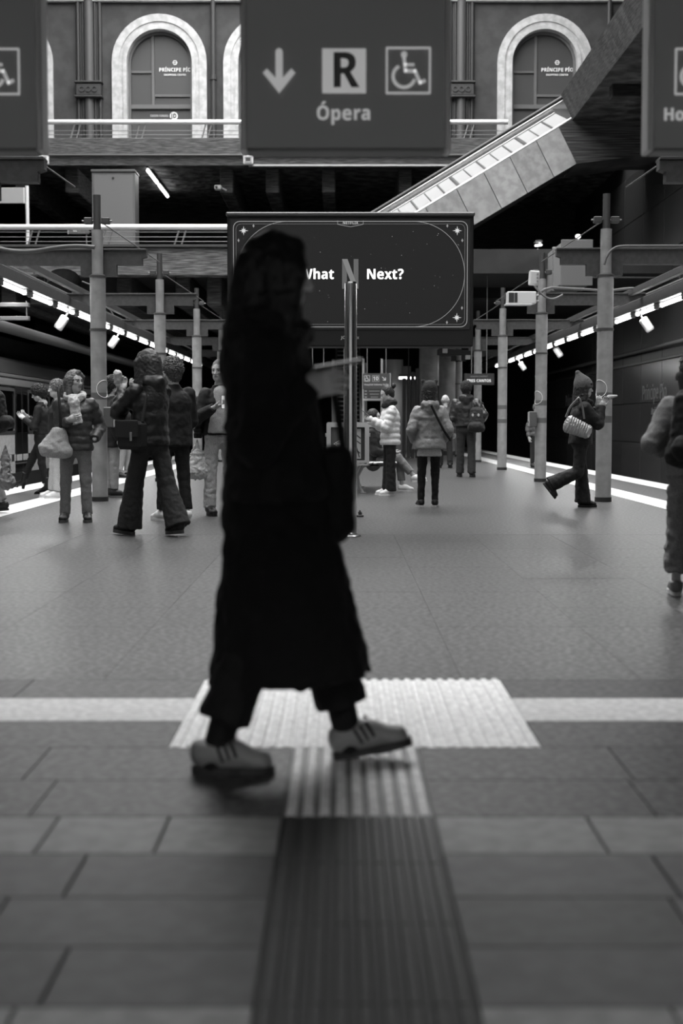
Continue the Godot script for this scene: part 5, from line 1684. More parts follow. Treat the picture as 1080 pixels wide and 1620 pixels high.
	solo("cable", "thin conduit bending over the beam of the nearest right-hand column", "cable", geo().tube(pts, 0.018, 6), mat(0.35, 0.5))
	pts = []
	for k in 40:
		var f := k / 39.0
		pts.append(at(-10.0 + 160.0 * f, 393.0 + 6.0 * sin(f * 6.0 - 0.3) * (1.0 - f * 0.5), 18.2))
	solo("cable", "slack cable lying along the beam of the nearest left-hand column", "cable", geo().tube(pts, 0.03, 6), mat(0.3, 0.5))
	# pipes along the side walls
	solo("wall_pipe", "long dark pipe running along the panelled wall above the station name", "pipe", geo().tube([Vector3(8.35, 3.06, -12), Vector3(8.35, 3.06, -60)], 0.06, 8), mat(0.3, 0.5))
	solo("wall_pipe", "thick pale pipe sloping away above the standing train", "pipe", geo().tube([Vector3(-7.2, 3.1, -12), Vector3(-7.2, 3.1, -61.9)], 0.12, 10), mat(0.3, 0.5))
	for q in [[8.0, 490.0, 505.0]]:
		var fr := thing("sign_gantry", "empty steel sign frame hanging over the left track", "frame", at(0, 493, 21.0))
		for y in [-0.1, 0.1]:
			part(fr, "bar", geo().span(Vector3(-1.2, y - 0.03, -0.05), Vector3(0.44, y + 0.03, 0.05), 0.006), mat(0.4, 0.5))
		part(fr, "rod", geo().tube([Vector3(0.4, -0.14, 0), Vector3(0.4, 0.16, 0)], 0.012, 6), mat(0.4, 0.5))

func lamp_light(l: Node3D, size: Vector2, energy: float, pos: Vector3) -> void:
	var li := AreaLight3D.new()
	li.name = "lamp_glow"
	li.area_size = size
	li.light_energy = energy
	li.area_range = 40.0
	li.area_attenuation = 2.0
	li.shadow_enabled = true
	l.add_child(li)
	li.rotation.x = -PI / 2
	li.position = pos

func far_end() -> void:
	# stair between pale rails at the end of the platform
	var d := 50.0
	var st := thing("staircase", "distant staircase between pale stringers behind the steel post", "stairs", Vector3(gx(551, d), 0, -d))
	for k in 24:
		part(st, "tread", geo().box(Vector3(0, 0.17 + k * 0.17, -k * 0.26), Vector3(0.84, 0.05, 0.3), 0.008), mat(0.6, 0.5))
		part(st, "riser", geo().box(Vector3(0, 0.08 + k * 0.17, -k * 0.26 - 0.13), Vector3(0.84, 0.13, 0.03)), mat(0.12, 0.7))
	for s in [-1, 1]:
		part(st, "stringer", geo().prism(PackedVector2Array([Vector2(0, 0), Vector2(0.35, 0), Vector2(6.5, 4.0), Vector2(6.5, 4.4), Vector2(0, 0.5)]), -0.03, 0.03), mat(0.7, 0.5), Transform3D(Basis(Vector3.UP, PI / 2), Vector3(s * 0.46, 0, 0)))
		part(st, "rail_post", geo().box(Vector3(s * 0.53, 1.5, 0.0), Vector3(0.1, 2.9, 0.1), 0.01), mat(0.75, 0.4))
	# large concrete columns and a lit wall beyond
	var labels := ["broad concrete column with a dark notice, behind the woman in the eared hat", "broad concrete column right of the one with the notice"]
	for i in 2:
		var dd: float = [44.0, 46.0][i]
		var x: float = [678.0, 706.0][i]
		var r: float = [15.5, 14.5][i] * dd / F
		var c := thing("round_column", labels[i], "column", Vector3(gx(x, dd), 0, -dd))
		part(c, "shaft", geo().lathe(Vector3.ZERO, [Vector2(r, 0), Vector2(r, 5.2)], 32), mat(0.5, 0.4, 0.0, "concrete", 0.5))
		part(c, "foot_ring", geo().lathe(Vector3.ZERO, [Vector2(r + 0.03, 0), Vector2(r + 0.03, 0.12), Vector2(r, 0.14)], 32), mat(0.2, 0.6))
		if i == 0:
			part(c, "notice", geo().box(Vector3(0.05, hy(623, dd), r), Vector3(0.5, 0.5, 0.03), 0.004), mat(0.08, 0.5))
	var lw := struct("wall_stair", "curved pale wall of the far passage, lit from above", "wall")
	for k in 3:
		part(lw, "panel", geo().tube([Vector3(gx(645, 52) + (k - 1) * 0.4 - 0.2, 0, -52.0 - k), Vector3(gx(645, 52) + (k - 1) * 0.4 - 0.2, 3.4 - k * 0.2, -52.0 - k)], 0.42 - k * 0.06, 20), mat(0.55, 0.4))
	var fl := thing("passage_lamp", "lit lamp at the top of the far passage wall", "lamp", at(646, 598, 50.5))
	part(fl, "tube", geo().tube([Vector3(-0.35, 0, 0), Vector3(0.35, 0, 0)], 0.04, 8), glow(1.0, 2.0))
	part(fl, "holder", geo().box(Vector3(0, 0.1, 0), Vector3(0.7, 0.08, 0.12), 0.01), mat(0.4, 0.5))
	part(fl, "hanger", geo().tube([Vector3(0, 0.1, 0), Vector3(0, 5.0 - hy(598, 50.5), 0)], 0.02, 6), mat(0.3, 0.5))
	lamp_light(fl, Vector2(0.7, 0.1), TUBE * 0.8, Vector3(0, -0.06, 0))
	for k in 4:
		var x: float = [639.0, 646.0, 652.5, 659.0][k]
		solo("barrier_post", ["first", "second", "third", "fourth"][k] + " dark upright slat from the left, beside the broad concrete column", "barrier", geo().box(Vector3(0, 1.2, 0), Vector3(0.1, 2.4 + 0.1 * k, 0.1), 0.01), mat(0.12, 0.5), Vector3(gx(x, 42), 0.05 * k, -42.0), 0.0, "dark upright slats at the far end")
	# signs at the far end
	d = 37.0
	var k2 := d / F
	var sg := thing("far_sign", "dark sign for line 10 with wheelchair and slanting arrow, above the woman in white", "sign", at(595.5, 603.5, d))
	part(sg, "panel", geo().box(Vector3.ZERO, Vector3(43 * k2, 25 * k2, 0.1), 0.01), mat(0.26, 0.5))
	part(sg, "end_profile", geo().box(Vector3(21.5 * k2, 0, 0), Vector3(0.03, 26 * k2, 0.12), 0.005), mat(0.6, 0.4))
	part(sg, "symbol_frame", frame_geo(9 * k2, 9.5 * k2, 0.6 * k2), mat(0.8, 0.5), Transform3D(Basis(), Vector3(-15.0 * k2, 4.5 * k2, 0.05)))
	part(sg, "wheelchair_symbol", wheelchair(8 * k2), mat(0.85, 0.5), Transform3D(Basis(), Vector3(-15.0 * k2, 4.5 * k2, 0.05)))
	part(sg, "line_number", text("10", 8.5 * k2, 0.006), mat(0.85, 0.5), Transform3D(Basis(), Vector3(-1.5 * k2, 4.5 * k2, 0.054)))
	part(sg, "symbol_frame", frame_geo(11 * k2, 9.5 * k2, 0.5 * k2), mat(0.7, 0.5), Transform3D(Basis(), Vector3(-1.5 * k2, 4.5 * k2, 0.05)))
	var ag := geo()
	ag.prism(PackedVector2Array([Vector2(-3, 2.4), Vector2(-2.4, 3), Vector2(2, -1.2), Vector2(2, 1.6), Vector2(3, 1.6), Vector2(3, -3), Vector2(-1.6, -3), Vector2(-1.6, -2), Vector2(1.2, -2)]), 0, 0.2)
	part(sg, "arrow", ag, mat(0.85, 0.5), Transform3D(Basis().scaled(Vector3(k2, k2, k2 * 0.5)), Vector3(11.5 * k2, 4.5 * k2, 0.05)))
	part(sg, "destination", text("Hospital Infanta Sofía", 38 * k2, 0.006), mat(0.75, 0.5), Transform3D(Basis(), Vector3(-0.5 * k2, -5.0 * k2, 0.054)))
	for s in [-0.25, 0.25]:
		part(sg, "hanger_rod", geo().tube([Vector3(s, 0.2, 0), Vector3(s, 5.0 - hy(603.5, d), 0)], 0.012, 6), mat(0.5, 0.4))
	var sl := thing("far_sign", "dark sign with a wheelchair symbol at the far end, beside the walking woman's phone", "sign", at(503, 604, d))
	part(sl, "panel", geo().box(Vector3.ZERO, Vector3(0.5, 0.42, 0.08), 0.01), mat(0.26, 0.5))
	part(sl, "end_profile", geo().box(Vector3(0.25, 0, 0), Vector3(0.03, 0.43, 0.1), 0.005), mat(0.7, 0.4))
	part(sl, "wheelchair_symbol", wheelchair(8 * k2), mat(0.7, 0.5), Transform3D(Basis(), Vector3(0.1, 0.04, 0.04)))
	for s in [-0.15, 0.15]:
		part(sl, "hanger_rod", geo().tube([Vector3(s, 0.2, 0), Vector3(s, 5.0 - hy(603.5, d), 0)], 0.012, 6), mat(0.5, 0.4))
	d = 37.6
	var ls := thing("directory_board", "pale listing board with rows of small print hanging below the far line sign", "sign", at(589, 623.5, d))
	part(ls, "panel", geo().box(Vector3.ZERO, Vector3(0.5, 0.27, 0.05), 0.006), mat(0.3, 0.5))
	part(ls, "bottom_rail", geo().box(Vector3(0, -0.15, 0), Vector3(0.52, 0.06, 0.07), 0.006), mat(0.75, 0.4))
	for k in 3:
		part(ls, "print_row", geo().box(Vector3(0.05, 0.08 - k * 0.08, 0.028), Vector3(0.3 - 0.05 * k, 0.025, 0.006)), mat(0.6, 0.5))
		part(ls, "print_mark", geo().box(Vector3(-0.18, 0.08 - k * 0.08, 0.028), Vector3(0.06, 0.03, 0.006)), mat(0.7, 0.5))
	for s in [-0.25, 0.25]:
		part(ls, "upright", geo().tube([Vector3(s, -hy(623.5, d), 0), Vector3(s, 0.95, 0)], 0.03, 8), mat(0.7, 0.4))
	d = 37.0
	var tc := thing("departure_board", "dark departure board reading TRES CANTOS behind a right-hand column", "sign", at(757.5, 600, d))
	part(tc, "case", geo().box(Vector3.ZERO, Vector3(0.8, 0.3, 0.14), 0.012), mat(0.14, 0.4))
	part(tc, "lit_lettering", text("TRES CANTOS", 0.64, 0.006), glow(0.75, 0.5), Transform3D(Basis(), Vector3(-0.01, -0.04, 0.074)))
	part(tc, "lit_lettering", text("ANDÉN CENTRO", 0.5, 0.006), glow(0.4, 0.4), Transform3D(Basis(Vector3.RIGHT * 0.9, Vector3.UP * 0.8, Vector3.BACK), Vector3(-0.01, 0.07, 0.074)))
	part(tc, "hanger_rod", geo().tube([Vector3(0.2, 0.1, 0), Vector3(0.2, 5.0 - hy(600, d), 0)], 0.014, 6), mat(0.4, 0.5))
	part(tc, "hanger_rod", geo().tube([Vector3(-0.2, 0.1, 0), Vector3(-0.2, 5.0 - hy(600, d), 0)], 0.014, 6), mat(0.4, 0.5))
	d = 40.0
	var bm := thing("equipment_beam", "dark beam with two small pale boxes left of the fourth right-hand column", "beam", at(720, 557.5, d))
	tag(bm, "", "", "", "thing")
	part(bm, "beam", geo().box(Vector3.ZERO, Vector3(56 * d / F, 9 * d / F, 0.2), 0.01), mat(0.14, 0.6))
	part(bm, "box", geo().box(Vector3(-17 * d / F, 2 * d / F, 0.14), Vector3(0.14, 0.13, 0.1), 0.01), mat(0.75, 0.5))
	part(bm, "box", geo().box(Vector3(19 * d / F, -8 * d / F, 0.14), Vector3(0.14, 0.12, 0.1), 0.01), mat(0.75, 0.5))
	part(bm, "rod", geo().tube([Vector3(-0.4, 0.05, 0), Vector3(-0.4, 5.0 - hy(557.5, 40), 0)], 0.02, 6), mat(0.2, 0.5))
	part(bm, "rod", geo().tube([Vector3(0.4, 0.05, 0), Vector3(0.4, 5.0 - hy(557.5, 40), 0)], 0.02, 6), mat(0.2, 0.5))
	for k in 3:
		var dd := 47.0 + k * 3.0
		solo("pale_upright", ["pale upright of the far passage left of the stair", "pale upright of the far passage right of the stair", "pale upright of the far passage beside the line sign"][k], "post", geo().box(Vector3(0, 1.6, 0), Vector3(0.1, 3.2, 0.1), 0.01), mat(0.7, 0.4), Vector3(gx([527.0, 578.0, 616.0][k], dd), 0, -dd))

func bench() -> void:
	var d := 20.8
	var k := d / F
	var t := thing("bench", "steel platform bench seen end on, behind the steel post", "bench", Vector3(gx(553, d), 0, -d))
	var al := mat(0.6, 0.35, 0.5)
	for s in [-1, 1]:
		for z in [0.0, -2.0]:
			part(t, "leg", geo().tube([Vector3(s * 0.2, 0, z), Vector3(s * 0.14, 0.1, z), Vector3(s * 0.12, 0.25, z), Vector3(s * 0.19, 0.4, z), Vector3(s * 0.3, 0.43, z)], [0.02, 0.022, 0.022, 0.026, 0.02], 8), al)
			part(t, "foot", geo().box(Vector3(s * 0.2, 0.008, z), Vector3(0.09, 0.016, 0.09), 0.003), al)
	for q in 9:
		part(t, "seat_slat", geo().box(Vector3(-0.1 + q * 0.072 - 0.1, 0.45, -1.0), Vector3(0.055, 0.03, 2.3), 0.008), mat(0.7, 0.35, 0.4))
	for q in 9:
		part(t, "seat_slat", geo().box(Vector3(0.46, 0.45, -0.14 - q * 0.26), Vector3(0.5, 0.025, 0.1), 0.006), mat(0.75, 0.35, 0.4))
	var a := thing("poster_board", "framed end panel of the bench with a diamond metro emblem and a map poster", "panel", Vector3(gx(550, d), hy(702, d), -d + 0.12))
	var w := 67 * k
	var h := 68 * k
	part(a, "frame", geo().ring(round_rect(w, h, 0.03), round_rect(w - 0.13, h - 0.15, 0.012), -0.05, 0.03), mat(0.68, 0.35, 0.3))
	part(a, "back_board", geo().box(Vector3(0, 0, -0.03), Vector3(w - 0.1, h - 0.1, 0.02)), mat(0.15, 0.6))
	part(a, "dark_panel", geo().box(Vector3(-0.115, 0, -0.012), Vector3(0.26, h - 0.16, 0.012), 0.003), mat(0.3, 0.45))
	part(a, "map_poster", geo().box(Vector3(0.12, 0.0, -0.012), Vector3(0.15, h - 0.2, 0.008)), mat(0.62, 0.6))
	var dm := PackedVector2Array([Vector2(-0.085, 0), Vector2(0, 0.05), Vector2(0.085, 0), Vector2(0, -0.05)])
	var di := PackedVector2Array([Vector2(-0.072, 0), Vector2(0, 0.042), Vector2(0.072, 0), Vector2(0, -0.042)])
	part(a, "emblem", geo().ring(dm, di, 0, 0.006), mat(0.85, 0.5), Transform3D(Basis(), Vector3(-0.13, 0, -0.006)))
	part(a, "emblem", geo().box(Vector3(0, 0, 0.003), Vector3(0.09, 0.022, 0.006)).prism(circle(0.024, 16), 0.0, 0.005), mat(0.7, 0.5), Transform3D(Basis(), Vector3(-0.13, 0, -0.006)))
	var mp := geo()
	for e in [[[-0.07, 0.1], [0.0, 0.14], [0.07, 0.08]], [[-0.07, -0.02], [0.02, 0.04], [0.07, 0.0]], [[-0.06, -0.16], [0.0, -0.08], [0.06, -0.14]], [[-0.05, 0.2], [-0.01, 0.02], [0.05, -0.2]]]:
		var p := []
		for f in e: p.append(Vector2(f[0], f[1]))
		mp.add(band(p, 0.016, 0.0))
	part(a, "map_print", mp, mat(0.12, 0.6), Transform3D(Basis(), Vector3(0.12, 0.0, -0.007)))
	for s in [-1, 1]:
		part(a, "hinge", geo().box(Vector3(s * (w / 2 + 0.008), 0.13, 0), Vector3(0.02, 0.05, 0.04), 0.004), al)
		part(a, "support", geo().tube([Vector3(s * 0.12, -h / 2 + 0.02, -0.04), Vector3(s * 0.12, -hy(702, d), -0.04)], 0.018, 8), al)

# ------------------------------------------------------------------ bags
func strap(pts: Array, w: float, th := 0.008) -> Geo:
	var c := Curve3D.new()
	for i in pts.size():
		var tg: Vector3 = (pts[mini(i + 1, pts.size() - 1)] - pts[maxi(i - 1, 0)]) * 0.2
		c.add_point(pts[i], -tg, tg)
	var b := []
	var n := 14
	for i in n + 1:
		b.append(c.sample_baked(c.get_baked_length() * i / n))
	return geo().tube(b, w, 6)

func backpack(label: String, p: Vector3, turn: float, s: float, c: float, studs := false) -> void:
	var t := thing("backpack", label, "backpack", p, turn)
	var m := cloth(c)
	part(t, "bag", blob([bone(Vector3(0, -0.16, 0) * s, Vector3(0, 0.14, -0.01) * s, 0.15 * s, 0.125 * s, {"side": Vector3.RIGHT, "t0": 0.1 * s, "t1": 0.075 * s}), bone(Vector3(-0.1, -0.2, 0) * s, Vector3(0.1, -0.2, 0) * s, 0.07 * s, 0.07 * s, {"k": 0.05})], 0.014, 0.01, 18.0), m)
	part(t, "front_pocket", blob([bone(Vector3(-0.06, -0.15, 0.09) * s, Vector3(0.06, -0.15, 0.09) * s, 0.075 * s, 0.075 * s, {"side": Vector3.BACK, "t0": 0.08 * s, "t1": 0.08 * s})], 0.014, 0.006), m)
	part(t, "top_handle", geo().tube([Vector3(-0.04, 0.2, -0.03) * s, Vector3(-0.03, 0.26, -0.03) * s, Vector3(0.03, 0.26, -0.03) * s, Vector3(0.04, 0.2, -0.03) * s], 0.008, 6), m)
	for k in [-1, 1]:
		part(t, "strap", strap([Vector3(k * 0.07, 0.18, -0.06) * s, Vector3(k * 0.09, 0.3, -0.1) * s, Vector3(k * 0.1, 0.28, -0.22) * s], 0.02), m)
		if studs:
			part(t, "patch", geo().prism(PackedVector2Array([Vector2(-0.025, 0), Vector2(0, 0.035), Vector2(0.025, 0), Vector2(0, -0.035)]), 0.0, 0.008), mat(0.6, 0.6), Transform3D(Basis(Vector3.RIGHT, -0.1), Vector3(k * 0.055, 0.06, 0.085) * s))

func plastic_bag(label: String, top: Vector3, w: float, h: float, turn: float, c := 0.85) -> void:
	var t := thing("plastic_bag", label, "bag", top, turn)
	var m := cloth(c, 0.5)
	m.backlight_enabled = true
	m.backlight = Color(0.4, 0.4, 0.4)
	part(t, "sack", blob([bone(Vector3(0, -0.12, 0), Vector3(0.01, -h, 0), w * 0.22, w * 0.52, {"side": Vector3.RIGHT, "t0": 0.03, "t1": 0.085, "f1": false}), bone(Vector3(-w * 0.25, -h + 0.03, 0), Vector3(w * 0.3, -h + 0.02, 0), 0.06, 0.06, {"k": 0.04})], 0.012, 0.022, 15.0), m)
	for s in [-1, 1]:
		part(t, "handle", blob([bone(Vector3(0.0, 0.0, 0), Vector3(s * w * 0.16, -0.16, 0), 0.012, 0.04, {"side": Vector3.RIGHT, "t0": 0.012, "t1": 0.016})], 0.01, 0.01, 20.0), m)

func phone(label: String, p: Vector3, bs: Basis) -> void:
	var t := thing("phone", label, "phone", p)
	t.basis = bs
	part(t, "case", geo().box(Vector3.ZERO, Vector3(0.074, 0.15, 0.009), 0.004), mat(0.08, 0.3))
	part(t, "screen", geo().box(Vector3(0, 0, 0.005), Vector3(0.068, 0.14, 0.002)), glow(0.7, 0.4))

# ------------------------------------------------------------------ everyone on the platform
func people() -> void:
	var R := PI / 2
	# the woman walking past in front
	var w := person({"label": "long haired woman in a long black coat striding past close in front, holding a phone", "h": 1.61, "x": 432.0, "d": 4.17, "turn": R, "cell": 0.012, "lean": -0.02,
		"left": [0.33, 0.06, 0.2, 0.0], "right": [-0.12, 0.22, 0.0, 0.0], "toes": 0.02, "nod": 0.1, "volume": 1.08, "socks": 0.03,
		"pole": Vector3(0.35, -1.0, -0.15), "pocket": 1, "hand_right": Vector3(-0.1, 0.32, 0.1), "hand_left": Vector3(0.16, 0.06, 0.05), "curl_right": 0.5, "curl_left": 0.7, "wrist_right": Vector3(0.1, 0.25, 1.0), "thumb_right": Vector3(0.3, 1.0, 0.0),
		"skin": 1.15, "trousers": [0.035, 0.035, 0.1], "skirt": [0.27, 0.2, 0.25, 0.05], "jacket": {"called": "coat", "bulk": 0.03, "hem": -0.1, "tone": 0.03, "collar": 0.06, "rough": 0.95, "crease": 0.012,
			"extra": []}, "hair": ["long", 0.035], "shoes": ["sneaker", 0.52, 0.16], "scarf": [0.03]})
	var J: Dictionary = joints[w]
	part(w, "shawl", blob([bone(J.neck + Vector3(0, -0.5, 0.02), J.neck + Vector3(0, -0.02, 0.0), 0.235, 0.13, {"side": Vector3.RIGHT, "t0": 0.165, "t1": 0.11, "f0": true, "k": 0.04})], 0.014, 0.012, 12.0), cloth(0.03))
	for c in w.get_children():
		if String(c.name).begins_with("shoe"):
			for i in 3:
				for s in [-1, 1]:
					part(c, "stripe", geo().box(Vector3(s * 0.049, 0.058, 0.03 + i * 0.022), Vector3(0.005, 0.056, 0.011), 0.001), mat(0.05, 0.6), Transform3D(Basis(Vector3.RIGHT, -0.35), Vector3(0, 0.006, 0.018)))
			part(c, "laces", geo().tube([Vector3(-0.025, 0.106, 0.05), Vector3(0.02, 0.098, 0.065), Vector3(-0.02, 0.092, 0.08), Vector3(0.02, 0.086, 0.095)], 0.006, 6), mat(0.8, 0.7))
	phone("phone with a pale screen in the hand of the woman striding past", w.transform * (J["wri-1"] + Vector3(0.03, 0.07, 0.1)), Basis(Vector3.UP, R + PI) * Basis(Vector3.RIGHT, -1.4))
	var hb := thing("handbag", "black handbag hanging at the front hip of the woman striding past", "handbag", w.transform * (J.pel + Vector3(0.0, 0.02, 0.17)), R)
	part(hb, "bag", blob([bone(Vector3(0, -0.13, 0), Vector3(0, 0.08, 0.0), 0.05, 0.04, {"side": Vector3.RIGHT, "t0": 0.075, "t1": 0.07})], 0.012, 0.01), cloth(0.035))
	part(hb, "strap", strap([Vector3(0, 0.1, -0.04), Vector3(-0.04, 0.3, -0.06), Vector3(-0.04, 0.32, 0.0), Vector3(0, 0.1, 0.04)], 0.012), cloth(0.035))

	# left side
	w = person({"label": "older woman in a dark padded jacket and white scarf beside the nearest left column", "h": 1.58, "x": 119.0, "d": 14.7, "turn": 0.12, "cell": 0.013, "build": 1.08,
		"left": [0.02, 0.03, 0, 0.05], "right": [0.0, 0.03, 0, 0.06], "look": 0.75, "hand_right": Vector3(-0.05, 0.25, 0.24), "pocket": 1, "hand_left": Vector3(0.22, 0.03, 0.1), "curl_right": 1.0, "wrist_right": Vector3(0.9, 0.2, 0.3), "thumb_right": Vector3(0, 1, 0.2),
		"trousers": [0.52, 0.01, 0.02], "jacket": {"bulk": 0.035, "hem": -0.1, "tone": 0.27, "quilt": 0.075, "amp": 0.008, "rough": 0.5}, "scarf": [0.85, 1], "hair": ["bob", 0.4], "shoes": ["boot", 0.1, 0.3]})
	J = joints[w]
	hb = thing("shoulder_bag", "pale soft shoulder bag carried by the woman in the white scarf", "handbag", w.transform * (J.pel + Vector3(-0.2, 0.03, 0.16)), 0.12)
	part(hb, "bag", blob([bone(Vector3(0, -0.1, 0), Vector3(0.05, 0.09, 0), 0.17, 0.08, {"side": Vector3.RIGHT, "t0": 0.075, "t1": 0.035}), bone(Vector3(-0.1, -0.12, 0), Vector3(0.11, -0.13, 0), 0.06, 0.06, {"k": 0.06})], 0.013, 0.01, 14.0), cloth(0.72))
	part(hb, "strap", strap([Vector3(0.06, 0.1, 0.0), Vector3(0.06, 0.3, 0.03), Vector3(0.04, 0.5, -0.04), Vector3(0.06, 0.55, -0.1)], 0.017), cloth(0.12))
	person({"label": "dark haired woman in black and heeled boots stepping left by the train", "h": 1.6, "x": 66.0, "d": 20.6, "turn": -R - 0.1, "cell": 0.018, "nod": 0.35,
		"left": [-0.05, 0.12, 0.0, 0.0], "right": [0.5, 0.1, 0.25, 0.0], "hand_right": Vector3(-0.1, 0.3, 0.25), "hand_left": Vector3(0.1, 0.28, 0.25), "trousers": [0.06, 0.0, 0.1],
		"jacket": {"bulk": 0.012, "hem": 0.03, "tone": 0.09, "shirt": [0.6, -0.06, 0.0]}, "hair": ["curly", 0.09], "shoes": ["heel", 0.07, 0.05]})
	person({"label": "fair curly haired person in white trousers half hidden behind the woman in the white scarf", "h": 1.62, "x": 91.0, "d": 19.4, "turn": -R + 0.3, "cell": 0.02,
		"left": [0.05, 0.05, 0, 0.02], "right": [0.12, 0.05, 0, 0.02], "trousers": [0.8, 0.02, 0.04], "jacket": {"bulk": 0.02, "tone": 0.1}, "hair": ["curly", 0.42], "shoes": ["sneaker", 0.85, 0.85]})
	w = person({"label": "person in pale trousers cut off by the left edge, wearing a black backpack", "h": 1.72, "x": -30.0, "d": 16.1, "turn": -R - 0.2, "cell": 0.02,
		"left": [0.1, 0.1, 0, 0.02], "right": [-0.2, 0.1, -0.1, 0.02], "trousers": [0.55, 0.02, 0.05], "jacket": {"tone": 0.08}, "hair": ["short", 0.1], "shoes": ["sneaker", 0.08, 0.08]})
	J = joints[w]
	backpack("black backpack on the person at the left edge of the platform", w.transform * (J.chest + Vector3(0, -0.06, -0.22)), -R - 0.2 + PI, 1.0, 0.06)
	plastic_bag("crumpled plastic bag held by the person with the black backpack", at(8, 706, 15.9), 0.16, 0.42, 0.3, 0.5)
	person({"label": "man in a dark coat and pale jeans mostly hidden behind the nearest left column", "h": 1.68, "x": 178.0, "d": 19.6, "turn": R + 0.4, "cell": 0.018,
		"left": [0.02, 0.02, 0, 0.03], "right": [0.0, 0.02, 0, 0.03], "trousers": [0.6, 0.01, 0.05], "jacket": {"called": "coat", "hem": -0.2, "bulk": 0.03, "tone": 0.07}, "hair": ["curly", 0.12], "shoes": ["boot", 0.08, 0.4]})
	person({"label": "person in pale loose trousers far behind the long haired woman, near the train", "h": 1.6, "x": 197.0, "d": 26.6, "turn": R, "cell": 0.024,
		"left": [0.1, 0.1, 0, 0.02], "right": [-0.1, 0.1, 0, 0.02], "trousers": [0.62, 0.03, 0.08], "jacket": {"tone": 0.1, "hem": -0.12}, "hair": ["short", 0.1], "shoes": ["sneaker", 0.08, 0.1]})
	w = person({"label": "long haired woman in a dark padded jacket and flared jeans walking away to the left", "h": 1.72, "x": 238.0, "d": 12.9, "turn": -R - 0.75, "cell": 0.012,
		"left": [0.3, 0.12, 0.08, 0.02], "right": [-0.26, 0.12, -0.1, 0.02], "hand_left": Vector3(0.08, 0.45, 0.3), "hand_right": Vector3(-0.1, 0.42, 0.3), "curl_left": 0.9, "nod": 0.1,
		"trousers": [0.16, 0.07, 0.0], "jacket": {"bulk": 0.03, "hem": -0.06, "tone": 0.1, "quilt": 0.09, "amp": 0.01, "hood": 1, "rough": 0.5}, "hair": ["long", 0.2], "shoes": ["boot", 0.1, 0.3]})
	J = joints[w]
	var sg := thing("satchel", "dark satchel with a flap at the side of the long haired woman", "handbag", w.transform * (J.pel + Vector3(0.2, 0.03, 0.02)), -R - 0.75 + R)
	part(sg, "bag", geo().box(Vector3(0, 0, 0), Vector3(0.34, 0.26, 0.12), 0.03), cloth(0.09))
	part(sg, "flap", geo().box(Vector3(0, 0.06, 0.065), Vector3(0.33, 0.16, 0.02), 0.01), cloth(0.13))
	part(sg, "buckle", geo().box(Vector3(0.08, -0.01, 0.08), Vector3(0.025, 0.08, 0.01), 0.003), mat(0.6, 0.4, 0.5))
	part(sg, "strap", strap([Vector3(0.15, 0.12, 0), Vector3(0.1, 0.4, -0.1), Vector3(0.0, 0.48, -0.2), Vector3(-0.12, 0.3, -0.1), Vector3(-0.15, 0.12, 0.0)], 0.016), cloth(0.08))
	solo("paper_cup", "pale snack wrapper in the raised hand of the long haired woman", "wrapper", blob([bone(Vector3(0, -0.04, 0), Vector3(0, 0.05, 0), 0.03, 0.045)], 0.01, 0.012), cloth(0.8), w.transform * (J["wri1"] + Vector3(0.02, 0.09, 0.05)))
	person({"label": "man with curly grey hair, black jacket and white shoes behind the long haired woman", "h": 1.72, "x": 274.0, "d": 14.9, "turn": PI - 0.5 + 1.1, "cell": 0.015, "build": 1.12,
		"left": [0.1, 0.06, 0, 0.03], "right": [-0.08, 0.06, 0, 0.03], "hand_left": Vector3(0.12, 0.2, 0.26), "hand_right": Vector3(-0.12, 0.2, 0.26), "trousers": [0.08, 0.015, 0.05], "jacket": {"bulk": 0.04, "hem": -0.12, "tone": 0.075}, "hair": ["curly", 0.34], "shoes": ["sneaker", 0.85, 0.8]})
	w = person({"label": "man in pale trousers and an open black jacket over a light shirt, holding a phone", "h": 1.74, "x": 347.0, "d": 15.8, "turn": 0.5, "cell": 0.014,
		"left": [0.0, 0.03, 0, 0.07], "right": [0.03, 0.03, 0, 0.06], "look": -0.9, "hand_right": Vector3(-0.17, 0.28, 0.24), "wrist_right": Vector3(0.8, 0.25, 0.5), "hand_left": Vector3(0.3, -0.12, 0.05), "curl_right": 0.85,
		"trousers": [0.74, 0.022, 0.02], "crease": 0.014, "jacket": {"bulk": 0.03, "hem": -0.02, "tone": 0.1, "shirt": [0.72, 0.0, 0.075]}, "hair": ["short", 0.45], "shoes": ["boot", 0.07, 0.07]})
	J = joints[w]
	phone("phone in the raised hand of the man in pale trousers", w.transform * (J["wri-1"] + Vector3(0.08, 0.06, 0.06)), Basis(Vector3.UP, 1.2))
	plastic_bag("full white plastic bag hanging beside the man in pale trousers", at(311, 697, 15.7), 0.24, 0.36, 0.0)
	var sl := thing("folded_jacket", "dark padded jacket sleeve hanging over the arm of the man in pale trousers", "jacket", at(314, 640, 15.75))
	part(sl, "sleeve", blob([bone(Vector3(0.02, 0.05, 0), Vector3(-0.01, -0.33, 0.0), 0.07, 0.055, {"quilt": 0.06, "amp": 0.012, "f1": true})], 0.013, 0.01), cloth(0.1, 0.5))
	part(sl, "cuff", blob([bone(Vector3(-0.01, -0.32, 0), Vector3(-0.01, -0.38, 0), 0.05, 0.048, {"f0": true, "f1": true})], 0.012), cloth(0.08))
